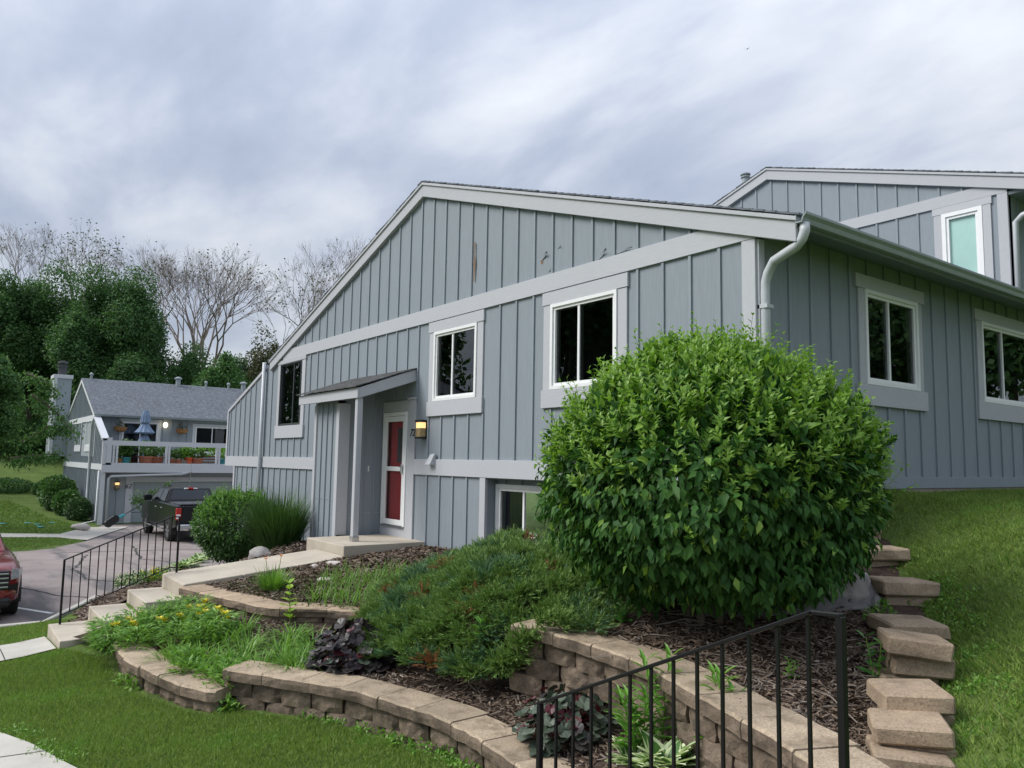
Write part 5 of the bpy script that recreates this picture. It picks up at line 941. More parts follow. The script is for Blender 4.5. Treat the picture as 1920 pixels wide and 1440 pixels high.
def shrub(label, c, rad, n, L, W, mat, young=None, nparts=0, stems=4, base=None, sq=2.5, cut=-.85, cat='bush', name='bush', group=None, ytop=.25, shoots=0, depth=.13, mats_part=None, seed=0, hang=.8, clump=.10, taper=0):
    c = np.array(c, float); rad = np.array(rad, float); t = thing(name, label, cat, base if base is not None else (c[0], c[1], c[2]-rad[2]), 0, group)
    d = rdir(n); d = d[d[:, 2] > cut]; m = len(d); k = (np.abs(d)**sq).sum(1)**(-1/sq)
    lump = 1+.045*np.sin(5*d[:, 0]+seed+3*d[:, 2])+.04*np.sin(7*d[:, 1]-4*d[:, 2]+seed)+.03*np.sin(13*d[:, 0]-9*d[:, 1]+6*d[:, 2])+clump*(np.abs(np.sin(17*d[:, 0]+9*d[:, 2]+seed)*np.cos(15*d[:, 1]-14*d[:, 2]))-.4)
    dep = np.minimum(rng.exponential(depth, m), .6); S = d*(k*lump*(1-dep))[:, None]; tz = np.clip(S[:, 2], 0, 1); S[:, :2] *= (1-taper*tz*tz)[:, None]; P = c+S*rad; out_ = nrm(d/rad)
    top = np.clip((d[:, 2]+.15)*1.6, 0, 1)[:, None]
    T = out_*.55+np.array([0, 0, -hang])*(1-top)+np.array([0, 0, .55])*top+rng.normal(size=(m, 3))*.42; Nn = out_*.8+np.array([0, 0, .7])+rng.normal(size=(m, 3))*.35
    Ls = L*rng.uniform(.6, 1.2, m); yg = np.zeros(m, bool)
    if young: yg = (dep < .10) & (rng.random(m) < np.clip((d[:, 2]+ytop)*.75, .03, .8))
    tc_ = nrm(CAMN-P); face = (out_*tc_).sum(1); order = np.argsort(-(face-dep*6)); take = order[:0]
    if nparts:
        cand = order[:nparts*6]; take = rng.choice(cand, nparts, replace=False)
    rest = np.ones(m, bool); rest[take] = False
    V, Fc = leaf_cloud(P[rest], T[rest], Nn[rest], Ls[rest], Ls[rest]*W/L); mi = np.repeat(yg[rest].astype(int), 4)
    stuff('foliage', V, Fc, [mat]+([young] if young else []), t); t_fol = bpy.data.objects[-1] if False else None
    fo = [o for o in t.children if o.name.startswith('foliage')][0]
    if young: fo.data.polygons.foreach_set('material_index', mi.astype(np.int32)); fo.data.update()
    if nparts:
        ma = leaf_mesh('leaf', mats_part[0], 1, W/L); mb = leaf_mesh('leaf', mats_part[1], 1, W/L)
        for i in take: mobj('leaf', mb if yg[i] else ma, t, Matrix.Translation(P[i]) @ basis(T[i], Nn[i]) @ Matrix.Scale(Ls[i]*1.1, 4))
    if shoots:
        d2 = rdir(shoots*8); d2 = d2[rng.random(len(d2)) < np.clip((d2[:, 2]+.55)*1.1, 0, 1)][:int(shoots*1.25)]; k2 = (np.abs(d2)**sq).sum(1)**(-1/sq); B0 = c+d2*k2[:, None]*rad*.97*np.column_stack([1-taper*np.clip(d2[:, 2]*k2, 0, 1)**2]*2+[np.ones(len(d2))]); PP, TT, NN, LL = [], [], [], []; stm = MB()
        for b0, dd in zip(B0, d2):
            ax = nrm(np.array([0, 0, .9])+dd*.7+rng.normal(size=3)*.22); ln = rng.uniform(.08, .26)*(1 if rng.random() < .8 else 1.35)
            stm.tube([b0, b0+ax*ln], [.003, .0015], 3, False)
            for s in np.linspace(.15, 1, 6):
                for sg in (-1, 1):
                    sd_ = nrm(np.cross(ax, rng.normal(size=3))); PP.append(b0+ax*ln*s); TT.append(ax*.8+sd_*sg*.8); NN.append(ax-sd_*sg*.3+rng.normal(size=3)*.2); LL.append(L*.8*(1.15-.55*s))
        V, Fc = leaf_cloud(np.array(PP), np.array(TT), np.array(NN), np.array(LL), np.array(LL)*.42); stuff('young_shoots', V, Fc, young or mat, t); tag(stm.build('shoot_stems', 'weed', t), kind='stuff')
    zb = base[2] if base is not None else c[2]-rad[2]
    for i in range(stems):
        a = 6.28*i/stems+.4; r_ = .12*rad[0]; p0 = Vector((c[0]+r_*math.cos(a), c[1]+r_*math.sin(a), zb-.05)); p1 = Vector((c[0]+rad[0]*.45*math.cos(a), c[1]+rad[1]*.45*math.sin(a), c[2]+rad[2]*.2))
        MB().tube([p0, p0.lerp(p1, .5)+Vector((0, 0, .1)), p1], [.028*rad[2]+.006, .02*rad[2]+.004, .008], 6).build('stem', 'bark', t)
    return t
bc = at(1332, 893, 6.35); BCZ = (bc.x, bc.y)
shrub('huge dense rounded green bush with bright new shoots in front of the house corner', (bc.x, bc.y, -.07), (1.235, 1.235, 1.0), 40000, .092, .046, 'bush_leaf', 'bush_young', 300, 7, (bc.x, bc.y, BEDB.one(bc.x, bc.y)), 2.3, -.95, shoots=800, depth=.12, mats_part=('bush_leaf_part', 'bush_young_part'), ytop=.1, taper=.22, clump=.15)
_p = gy(442, 985, -1.0); c = (_p.x, -1.0, _p.z-.02); shrub('dense rounded green shrub beside the driveway left of the ornamental grass', c, (.92, .86, .78), 18000, .085, .038, 'shrub', 'weed', 0, 5, (c[0], c[1], base_z([c[0]], [c[1]])[0]), 2.0, -.95, ytop=-.2, shoots=260, depth=.14, seed=2, hang=.3)
# ---- ornamental grass clump
def tuft(name, label, base, n, L, W, spread, el, droop, mat, cat='plant', group=None, flowers=(), nseg=4, fmat='petal', elv=.18, fsz=.035):
    base = np.array(base, float); t = thing(name, label, cat, base, 0, group); az = rng.uniform(0, 6.28, n); r_ = spread*np.sqrt(rng.random(n)); P = base+np.column_stack([r_*np.cos(az), r_*np.sin(az), np.zeros(n)]); e_ = np.clip(rng.normal(el, elv, n), .15, 1.55)
    V, Fc = ribbon_cloud(P, az+rng.normal(size=n)*.5, e_, L*rng.uniform(.55, 1.1, n), W*rng.uniform(.7, 1.2, n), droop*rng.uniform(.4, 1.5, n), nseg); stuff('leaves', V, Fc, mat, t)
    for (dx, dy, h) in flowers:
        f0 = Vector(base)+Vector((dx, dy, h)); MB().tube([Vector(base)+Vector((dx*.4, dy*.4, 0)), f0], .004, 4).build('flower_stem', 'lily', t); pet = []
        a6 = np.arange(6)*1.047+rng.random(); T = np.column_stack([np.cos(a6), np.sin(a6), np.full(6, .95)]); Nn = np.column_stack([-np.cos(a6), -np.sin(a6), np.full(6, 1.2)])
        V, Fc = leaf_cloud(np.repeat(np.array(f0)[None], 6, 0), T, Nn, fsz*1.5, fsz, .1, .15); mobj('flower', npmesh('flower', V, Fc, fmat), t)
    return t
tuft('ornamental_grass', 'tall arching clump of ornamental grass beside the porch slab', (-9.75, -1.35, base_z([-9.75], [-1.35])[0]), 3400, 1.42, .013, .36, 1.33, .34, 'tallgrass', 'grass clump', elv=.16)
b = onsurf(512, 1108, BEDB); tuft('perennial_clump', 'upright green clump with one orange flower between walkway and weeds', b, 260, .42, .017, .12, 1.15, .25, 'lily', flowers=((.1,.05,.45),(-.1,-.08,.40)), fmat='petal_orange', fsz=.03)
# daylily and flower bed, left
pl = [(-5.65,-4.62),(-5.55,-4.4),(-5.45,-4.88),(-5.2,-4.45),(-4.9,-4.72),(-5.6,-4.15),(-5.4,-3.98),(-5.0,-4.1),(-4.6,-4.35),(-4.4,-3.95),(-5.3,-4.6),(-5.7,-4.9),(-5.15,-4.95),(-5.35,-4.25),(-4.75,-4.05),(-4.25,-4.15)]
for i, (x, y) in enumerate(pl):
    z = BEDC.one(x, y); n = 46; az = rng.uniform(0, 6.28, n); t = thing('leafy_perennial', 'lance leaved green perennial in the yellow flower patch by the steps', 'plant', (x, y, z), 0, 'green plants in the yellow flower patch')
    for lvl in range(1):
        k = 330; h = rng.uniform(.02, .26, k); a = rng.uniform(0, 6.28, k); r_ = .17*np.sqrt(rng.random(k)); P = np.column_stack([x+r_*np.cos(a), y+r_*np.sin(a), z+h]); T = np.column_stack([np.cos(a), np.sin(a), rng.uniform(-.1, .9, k)]); V, Fc = leaf_cloud(P, T, np.column_stack([rng.normal(size=(k, 2))*.3, np.ones(k)]), rng.uniform(.07, .13, k), rng.uniform(.016, .026, k), .15, .25); stuff('leaves', V, Fc, 'lily', t)
for i, (px, py) in enumerate(((232,1172),(257,1163),(249,1181),(219,1182),(381,1138),(372,1150),(379,1161),(352,1151),(406,1153),(421,1163),(300,1172),(330,1166))):
    p = onsurf(px, py+22, BEDC); h = (gy(px, py, p.y).z-p.z); h = min(max(h, .2), .5)
    tuft('flowering_plant', ('yellow flowered plant at the left end of the flower patch by the steps' if px < 310 else 'yellow flowered plant in the middle of the flower patch near the small edging'), p, 26, .22, .018, .05, .9, .3, 'lily', 'flower', 'yellow flowers in the bed', [(rng.uniform(-.03, .03), rng.uniform(-.03, .03), h), (rng.uniform(-.06, .06), rng.uniform(-.06, .06), h-.05), (rng.uniform(-.06, .06), rng.uniform(-.06, .06), h-.02)], fsz=.05)
for i, (x, y) in enumerate([(-4.2,-4.5),(-3.9,-4.25),(-3.6,-4.35),(-3.35,-4.05),(-3.0,-3.75),(-2.75,-3.5),(-3.3,-3.6),(-3.7,-3.85),(-4.1,-3.95),(-2.95,-4.0),(-3.15,-3.35),(-3.6,-3.4),(-4.45,-4.2),(-2.6,-3.75),(-4.3,-3.75)]):
    tuft('daylily', 'arching strap leaved daylily clump left of the dark purple plant', (x, y, BEDC.one(x, y)), 120, .38, .017, .13, .98, .52, 'lily', 'plant', 'daylily clumps in the lower bed', nseg=5, elv=.25)
for i, (x, y) in enumerate([(-3.9,-4.42),(-3.6,-4.5),(-3.25,-4.35),(-3.45,-4.2),(-3.1,-4.2),(-2.95,-4.3)]):
    z = BEDC.one(x, y); k = 150; a = rng.uniform(0, 6.28, k); r_ = .14*np.sqrt(rng.random(k)); P = np.column_stack([x+r_*np.cos(a), y+r_*np.sin(a), z+rng.uniform(0, .14, k)]); T = np.column_stack([np.cos(a), np.sin(a), rng.uniform(.1, 1.1, k)]); V, Fc = leaf_cloud(P, T, np.column_stack([rng.normal(size=(k, 2))*.3, np.ones(k)]), .075, .03)
    t = thing('low_weed', 'bright low weed behind the lower curved wall', 'weed', (x, y, z), 0, 'bright weeds behind the low wall'); stuff('leaves', V, Fc, 'weed', t)
# upper bed: tall bright grass weeds
q = scatter([(-5.6,-1.9),(-4.4,-1.1),(-3.4,-1.3),(-3.3,-2.3),(-4.2,-3.0),(-5.0,-2.6)], 1500); az = rng.uniform(0, 6.28, 1500); dens = vnoise(q[:, 0], q[:, 1], 3.2, 5) > -.25; q = q[dens]; az = az[dens]; n = len(q)
V, Fc = ribbon_cloud(np.column_stack([q, BEDB(q[:, 0], q[:, 1])]), az, rng.uniform(.9, 1.5, n), rng.uniform(.16, .42, n), rng.uniform(.007, .014, n), rng.uniform(.1, .5, n), 4); stuff('weed_grass', V, Fc, 'weed')
for x, y in ((-4.0,-1.75),(-3.75,-2.1),(-3.6,-1.55)): tuft('daylily', 'bright arching clump of strap leaves beside the juniper in the upper bed', (x, y, BEDB.one(x, y)), 70, .5, .022, .06, 1.1, .42, 'weed', 'plant', 'strap leaf clumps beside the juniper', nseg=5)
q = scatter([(-6.2,-3.5),(-5.4,-2.3),(-4.6,-2.4),(-3.7,-2.7),(-4.3,-3.2)], 900); n = len(q); V, Fc = leaf_cloud(np.column_stack([q, BEDB(q[:, 0], q[:, 1])+rng.uniform(0, .06, n)]), rdir(n)+np.array([0, 0, .6]), rdir(n)+np.array([0, 0, 1]), rng.uniform(.03, .07, n), .022); stuff('ground_weeds', V, Fc, 'tree_sparse')
# yellow-green sapling in front of the edging
def stemplant(name, label, base, h, nl, L, W, mat, nst=1, spread=.05, cat='plant', group=None, up=.35, whorl=2):
    base = Vector(base); t = thing(name, label, cat, base, 0, group); PP, TT, NN, LL = [], [], [], []
    for s_ in range(nst):
        lean = Vector((random.uniform(-1, 1), random.uniform(-1, 1), 0))*spread; hh = h*random.uniform(.8, 1.1); top = base+lean*2+Vector((0, 0, hh)); MB().tube([base+lean*.3, base.lerp(top, .5)+lean*.2, top], [.006, .005, .003], 5).build('stem', 'weed', t)
        for i in range(nl):
            f_ = .18+.82*i/(nl-1); p = base.lerp(top, f_)+lean*.3
            for k in range(whorl):
                a = 2.4*i+6.28*k/whorl; PP.append(p); TT.append((math.cos(a), math.sin(a), up+.9*max(0, f_-.75)*2)); NN.append((-.3*math.cos(a), -.3*math.sin(a), 1)); LL.append(L*(1.1-.45*f_)*random.uniform(.8, 1.15))
    lm = leaf_mesh('leaf', mat, 1, W/L)
    for p, T, N_, l in zip(PP, TT, NN, LL): mobj('leaf', lm, t, Matrix.Translation(p) @ basis(T, N_) @ Matrix.Scale(l, 4))
    return t
leaf('weed_part', (.10, .26, .03), (.20, .40, .07), .35, obj=True); leaf('lime_part', (.22, .40, .03), (.36, .48, .07), .35, obj=True); leaf('green_part', (.05, .16, .03), (.10, .25, .05), .3, obj=True)
b = onsurf(545, 1172, BEDC); stemplant('maple_seedling', 'yellow-green seedling with lobed leaves in front of the small edging', b, .52, 7, .14, .11, 'lime_part', 1, .02)
b = onsurf(395, 1092, BEDB); MB()
for i, (px, py, h, lb) in enumerate(((1235,1420,.62,'tall bright green lily stem behind the middle of the nearer railing'),(1345,1440,.55,'leafy lily stem behind the nearer railing, right of the tallest one'),(1200,1440,.4,'shorter bright leafy stem behind the nearer railing'))):
    b = onsurf(px, py, BEDC); stemplant('lily_stem', lb, b, h, 10, .19, .045, 'weed_part', 2 if i == 0 else 3, .05, up=.45, whorl=3)
for i, (px, py, lb) in enumerate(((1168,1172,'small round leaved seedling in the dark mulch beside the juniper'),(405,1332,'leafy green weed at the joint of the two lower walls'),(1645,1285,'weed with rounded leaves beside the pale stone and stepped blocks'),(1480,1275,'small weed in the mulch behind the railing'),(915,1225,'pale green seedling poking out of the juniper'))):
    sf = (BEDB, Fn(base_z), BEDB, BEDB, Fn(lambda x, y: BEDC(x, y)+.25))[i]; b = onsurf(px, py, sf); stemplant('seedling', lb, b, (.18, .22, .3, .12, .3)[i], 5, (.11, .10, .12, .06, .13)[i], (.075, .04, .07, .03, .05)[i], ('green_part', 'weed_part', 'green_part', 'weed_part', 'weed_part')[i], 2, .05)
# ---- coral bells: every lobed leaf its own piece
def lobed(name, mats, seed):
    r = random.Random(seed); n = 21; V = [(.42, 0, -.06)]; 
    for i in range(n):
        a = -2.75+5.5*i/(n-1); rr = .5*(.86+.17*abs(math.cos(i*math.pi*5/(n-1)+.3)))*r.uniform(.94, 1.05); V.append((.42+rr*math.cos(a), rr*math.sin(a), .05*math.sin(3*a+seed)+r.uniform(-.03, .03)+.04))
    V.append((0, 0, -.12)); Fc = [(0, i, i+1) for i in range(1, n)]+[(0, n, n+1), (0, n+1, 1)]; me = bpy.data.meshes.new(name); me.from_pydata(V, [], Fc); me.materials.append(MATS[mats]); me.update(); return me
def heuchera(label, base, R_, H_, n, size, mats):
    base = Vector(base); t = thing('coral_bells', label, 'plant', base, 0, 'dark coral bells plants'); ms = [lobed('leaf', m, i) for i, m in enumerate(mats)]; stm = MB()
    for i in range(n):
        u = random.random(); a = random.uniform(0, 6.28); el = math.acos(1-u*1.02); lay = random.uniform(.72, 1.0); d = Vector((math.sin(el)*math.cos(a), math.sin(el)*math.sin(a), math.cos(el))); p = base+Vector((d.x*R_*lay, d.y*R_*lay, .04+d.z*H_*lay))
        T = Vector((d.x, d.y, -.45+random.uniform(-.25, .25))) + Vector((random.uniform(-.4, .4), random.uniform(-.4, .4), 0)); N_ = Vector((d.x*.7, d.y*.7, .75))+Vector((random.uniform(-.3, .3), random.uniform(-.3, .3), 0)); s = size*random.uniform(.75, 1.25)
        mobj('leaf', ms[0] if random.random() < .62 else random.choice(ms), t, Matrix.Translation(p) @ basis(T, N_) @ Matrix.Scale(s, 4)); stm.tube([base, base.lerp(p, .6)+Vector((0, 0, .05)), p], .002, 3, False)
    tag(stm.build('leaf_stalks', 'plum_red', t), kind='stuff')
b = onsurf(655, 1248, BEDC); heuchera('dark purple coral bells mound beside the long curved wall', b+Vector((-.05, .1, 0)), .43, .40, 280, .115, ['plum', 'plum_red', 'plum_green', 'plum'])
b = onsurf(1040, 1395, BEDC); heuchera('grey-purple coral bells behind the left end of the nearer railing', b+Vector((0, .12, 0)), .33, .36, 200, .10, ['plum_green', 'plum', 'plum_green', 'plum_red'])
# ---- variegated hostas
def hosta_leaf():
    V = []; Fc = []; mi = []; prof = [(0, .02), (.15, .2), (.35, .30), (.6, .26), (.82, .13), (1.0, .0)]
    for x, w_ in prof: z = .22*x-.45*x*x; V += [(x, -w_, z+.05), (x, -w_*.62, z+.015), (x, 0, z), (x, w_*.62, z+.015), (x, w_, z+.05)]
    for i in range(5):
        for k in range(4): Fc.append((i*5+k, i*5+k+1, i*5+5+k+1, i*5+5+k)); mi.append(1 if k in (0, 3) else 0)
    me = bpy.data.meshes.new('leaf'); me.from_pydata(V, [], Fc); me.materials.append(MATS['hosta_green']); me.materials.append(MATS['hosta_edge']); me.polygons.foreach_set('material_index', mi); me.update(); return me
HL = hosta_leaf()
def hosta(label, base, n, L, group=None):
    t = thing('hosta', label, 'plant', base, 0, group)
    for i in range(n):
        a = 2.4*i+random.uniform(-.3, .3); e_ = random.uniform(.25, 1.2); mobj('leaf', HL, t, Matrix.Translation(Vector(base)+Vector((.03*math.cos(a), .03*math.sin(a), .01))) @ Matrix.Rotation(a, 4, 'Z') @ Matrix.Rotation(-e_, 4, 'Y') @ Matrix.Scale(L*random.uniform(.7, 1.15), 4))
b = onsurf(1250, 1455, BEDC); hosta('white edged hosta behind the middle of the nearer railing', b, 70, .25); b = onsurf(1200, 1450, BEDC); hosta('smaller white edged hosta left of the larger one behind the nearer railing', b, 50, .21)
for i, (px, py) in enumerate(((352,1066),(368,1060),(384,1056),(398,1052),(340,1070))):
    b = onsurf(px, py, Fn(base_z), -2.6); hosta('pale hosta in the row along the driveway below the rounded shrub', b+Vector((0, 0, .03)), 26, .34, 'hostas along the driveway')
for i, (px, py) in enumerate(((238,1100),(252,1098),(266,1096),(282,1094),(296,1092),(305,1086),(228,1106))):
    b = onsurf(px, py, Fn(base_z), -2.5); x, y, z = b; k = 130; a = rng.uniform(0, 6.28, k); P = np.column_stack([x+.22*np.sqrt(rng.random(k))*np.cos(a), y+.22*np.sqrt(rng.random(k))*np.sin(a), z+.03+rng.uniform(0, .25, k)]); t = thing('border_flower', 'small pale flowering plant in the border behind the left railing', 'plant', (x, y, z), 0, 'border flowers behind the left railing')
    V, Fc = leaf_cloud(P, rdir(k)+np.array([0, 0, .5]), rdir(k)+np.array([0, 0, 1]), .09, .03); stuff('leaves', V, Fc, 'weed' if i in (3, 4) else 'shrub', t); V, Fc = leaf_cloud(P[:40]+np.array([0, 0, .06]), rdir(40), rdir(40), .05, .05); stuff('blossoms', V, Fc, 'petal_white' if i not in (3, 4) else 'petal', t)
# ---- spreading juniper
JS = Surf([(-2.6,-1.5,-.98),(-1.3,-1.6,-1.02),(-.35,-1.95,-1.22),(-1.0,-2.4,-1.32),(-2.2,-2.4,-1.35),(-3.3,-2.1,-1.38),(-4.0,-1.6,-1.45),(-2.3,-3.1,-1.74),(-1.3,-3.02,-1.72),(-.7,-2.72,-1.66),(-3.0,-2.85,-1.72),(-3.6,-1.2,-1.25),(-.28,-2.66,-1.31),(.12,-2.4,-1.27)])
JP = [(-4.1,-1.8),(-3.5,-2.5),(-3.0,-2.95),(-2.3,-3.2),(-1.5,-3.12),(-.8,-2.9),(-.42,-2.78),(-.1,-2.72),(.15,-2.45),(.1,-2.0),(-.5,-1.45),(-1.6,-1.1),(-2.8,-.95),(-3.8,-1.15)]
jt = thing('juniper', 'wide spreading green juniper with rusty dead patches over the garden walls', 'shrub', (-1.9, -2.0, -1.6))
def sprays(nc, per):
    q = scatter(JP, nc); cen = np.array([-1.9, -1.9]); cz_ = JS(q[:, 0], q[:, 1])+.10*vnoise(q[:, 0], q[:, 1], 2.9, 2)-rng.exponential(.05, nc)-.05; C0 = np.column_stack([q, cz_]); o = np.column_stack([nrm(q-cen), np.zeros(nc)])
    up = nrm(o*.55+np.array([0, 0, .8])+rng.normal(size=(nc, 3))*.18); R0 = rng.uniform(.10, .19, nc)
    ci = np.repeat(np.arange(nc), per); n = len(ci); v = rdir(n); dt = (v*up[ci]).sum(1, keepdims=True); v = nrm(v+up[ci]*(.55+np.maximum(0, -dt)*1.6)); A = nrm(v*np.array([1, 1, .75])+o[ci]*.25)
    P = C0[ci]+v*(R0[ci]*rng.uniform(.15, .75, n))[:, None]*np.array([1.15, 1.15, .75]); L_ = rng.uniform(.06, .14, n); U = nrm(np.cross(A, np.array([0, 0, 1.])+rng.normal(size=(n, 3))*.4)); W_ = nrm(np.cross(U, A)); PP, TT, LL = [], [], []; K = 7
    for k in range(K):
        s = .05+.95*k/K; sg = 1 if k % 2 else -1; PP.append(P+A*(L_*s)[:, None]); TT.append(A*.9+U*sg*rng.uniform(.2, .7, (n, 1))+W_*rng.uniform(-.3, .5, (n, 1))); LL.append(L_*.5*(1.15-.6*s))
    PP.append(P); TT.append(A); LL.append(L_*1.1)
    PP = np.stack(PP, 1).reshape(-1, 3); TT = np.stack(TT, 1).reshape(-1, 3); LL = np.stack(LL, 1).ravel(); V, Fc = tri_cloud(PP, TT, rng.normal(size=(len(PP), 3)), LL, np.clip(LL*.22, .007, .013))
    nz = vnoise(q[:, 0], q[:, 1], 2.6, 9)+.4*rng.normal(size=nc); dead = (vnoise(q[:, 0], q[:, 1], 4.1, 6) > .52) & (rng.random(nc) < .38); mi = np.where(dead, 2, np.where(nz > .45, 1, 0)); return V, Fc, np.repeat(mi[ci], K+1)
V, Fc, mi = sprays(800, 38); tag(mobj('sprays', npmesh('sprays', V, Fc, ['juniper', 'juniper_blue', 'juniper_dead'], mi), jt), kind='stuff')
for i in range(14):
    a = 6.28*i/14; p0 = Vector((-1.9, -1.9, -1.6)); p1 = Vector((-1.9+1.3*math.cos(a), -1.95+.75*math.sin(a), 0)); p1.z = JS.one(p1.x, p1.y)-.1; MB().tube([p0, p0.lerp(p1, .5)+Vector((0, 0, .02)), p1], [.025, .016, .006], 5).build('branch', 'bark', jt)
# ---- loose weeds in patches
def weedpatch(pts, mat, sf, r=.16, k=170, L=.05, W=.025, h=.10, name='weed_patch'):
    PP = []
    for px, py in pts: b = onsurf(px, py, sf, -1.5); a = rng.uniform(0, 6.28, k); rr = r*np.sqrt(rng.random(k)); x = b.x+rr*np.cos(a); y = b.y+rr*np.sin(a); PP.append(np.column_stack([x, y, sf(x, y)+rng.uniform(.005, h, k)*(1-rr/r*.6)]))
    P = np.concatenate(PP); n = len(P); V, Fc = leaf_cloud(P, rdir(n)+np.array([0, 0, .45]), rdir(n)*.5+np.array([0, 0, 1]), rng.uniform(.6, 1.3, n)*L, W); stuff(name, V, Fc, mat)
weedpatch([(1760,1090),(1775,1110),(1800,1130),(1735,1125),(1790,1160),(1820,1175),(1830,1230),(1745,1140),(1690,1060),(1850,1290),(1815,1290)], 'weed', UP, .15, 120, .032, .016, .06)
weedpatch([(640,1352),(700,1368),(760,1392),(800,1405),(850,1420),(745,1380),(880,1440),(590,1345)], 'weed', Fn(base_z), .16, 190, .045, .022, .09)
weedpatch([(430,1335),(415,1325),(255,1290),(240,1280)], 'lily', Fn(base_z), .10, 80, .07, .025, .16)
weedpatch([(60,1385),(90,1400),(110,1418),(30,1370),(75,1410),(130,1425),(45,1378)], 'lily', Fn(base_z), .13, 90, .035, .013, .05)
weedpatch([(1700,1130),(1660,1160),(1650,1120),(1640,1170)], 'weed', BEDB, .07, 90, .04, .02, .2)
weedpatch([(1225,1290),(1200,1260),(1190,1230),(1250,1310)], 'weed', Fn(lambda x, y: 0*x-1.7), .06, 50, .04, .02, .12)
weedpatch([(1660,960),(1680,985),(1700,1000),(1650,935),(1640,925)], 'blade_dry', UP, .2, 120, .06, .012, .05)
# ================================================================== TREES
def limb(m, p0, p1, r0, r1, n=6, sag=.0):
    p0, p1 = Vector(p0), Vector(p1); mid = p0.lerp(p1, .5)+Vector((random.uniform(-1, 1), random.uniform(-1, 1), random.uniform(-.3, .6)))*(p1-p0).length*.06; m.tube([p0, mid, p1], [r0, (r0+r1)/2, r1], n)
def tree(label, base, h, rx, rz, nl, ls, mat, lumps=26, trunk=.22, seed=1, cat='tree', group='leafy trees behind the far house', cb=.25, name='leafy_tree', bark='bark', droop=0.0):
    r = random.Random(seed); g = np.random.default_rng(seed); base = Vector(base); t = thing(name, label, cat, base, 0, group); zc_ = base.z+h-rz; tr_ = MB(); limb(tr_, base-Vector((0, 0, .3)), (base.x+r.uniform(-.3, .3), base.y+r.uniform(-.3, .3), zc_+rz*.2), trunk, trunk*.35, 8); tr_.build('trunk', bark, t); lb = MB(); PP = []; NN = []; per = nl//lumps
    for i in range(lumps):
        d = g.normal(size=3); d /= np.linalg.norm(d); d[2] = max(d[2], -.75); k = g.uniform(.45, .86); c = np.array([base.x, base.y, zc_])+d*np.array([rx, rx, rz])*k; lr = np.array([rx, rx, rz*.8])*g.uniform(.20, .46); limb(lb, (base.x, base.y, base.z+h*cb+abs(c[2]-base.z)*.25), c, trunk*.28, .02, 5)
        v = g.normal(size=(per, 3)); v /= np.linalg.norm(v, axis=1, keepdims=True); sh = g.uniform(.55, 1.08, per)[:, None]; bump = 1+.18*np.sin(6*v[:, :1]+i)*np.cos(5*v[:, 1:2]-i); PP.append(c+v*lr*sh*bump); NN.append(v)
    lb.build('branches', bark, t)['kind'] = 'stuff'; P = np.concatenate(PP); Nn = np.concatenate(NN); n = len(P); T = g.normal(size=(n, 3))+np.array([0, 0, -.3-droop])+Nn*.5
    V, Fc = diamond_cloud(P, T, Nn+g.normal(size=(n, 3))*.6+np.array([0, 0, .5]), g.uniform(.6, 1.3, n)*ls, ls*.62); stuff('crown', V, Fc, mat, t); return t
def gz_base(px, dep): p = at(px, 860, dep); return Vector((p.x, p.y, base_z([p.x], [p.y])[0]))
def ttop(px, py, dep): return at(px, py, dep).z
def leafy(px, ytop, dep, wpx, label, seed, mat='tree_dark', nl=40000, ls=.21, squat=.62, **k):
    b = gz_base(px, dep); h = ttop(px, ytop, dep)-b.z; rx = wpx/FPX*dep/2; tree(label, b, h, rx, h*squat/2 if squat else rx, nl, ls, mat, seed=seed, **k)
leafy(205, 496, 60, 185, 'tallest dense dark green tree rising behind the far chimney', 3, nl=100000, lumps=52, squat=.8)
leafy(60, 492, 62, 170, 'broad dark green tree at the left edge behind the far lawn', 4, nl=90000, lumps=46, squat=.85)
leafy(-45, 500, 60, 150, 'dark green tree cut off by the left picture edge', 5, nl=40000, squat=.85)
leafy(130, 585, 57, 120, 'shorter dark tree between the two tall leafy trees', 6, nl=36000, squat=.9)
leafy(325, 640, 60, 135, 'small dark round tree right of the tallest leafy tree', 7, nl=26000, squat=.85)
leafy(398, 645, 57, 125, 'bright rounded tree below the bare trunk behind the far roof', 8, 'tree_mid', 28000, squat=.85)
leafy(255, 640, 56, 110, 'dark tree directly behind the far roof ridge', 12, nl=28000, squat=.9)
leafy(485, 612, 66, 95, 'thin grey-green tree behind the left end of the big house', 9, 'tree_sparse', 9000, .22, squat=.9, bark='bark_grey')
leafy(458, 672, 62, 125, 'low dark bush-like tree beside the big house eave', 10, nl=22000, squat=.95)
leafy(-55, 640, 31, 150, 'nearer leafy tree with layered boughs at the left edge', 11, 'tree_mid', 60000, .15, squat=.62, lumps=34, droop=.5)
leafy(437, 652, 66, 130, 'dark round tree between the bright rounded tree and the big house', 33, nl=30000, squat=.95)
leafy(360, 668, 64, 120, 'dark low tree filling the gap left of the bright rounded tree', 34, nl=26000, squat=.95)
leafy(15, 660, 72, 150, 'dim tree mass low behind the near left tree', 31, nl=36000, squat=1.0)
leafy(105, 690, 70, 120, 'dim tree low behind the far chimney', 32, nl=30000, squat=1.0)
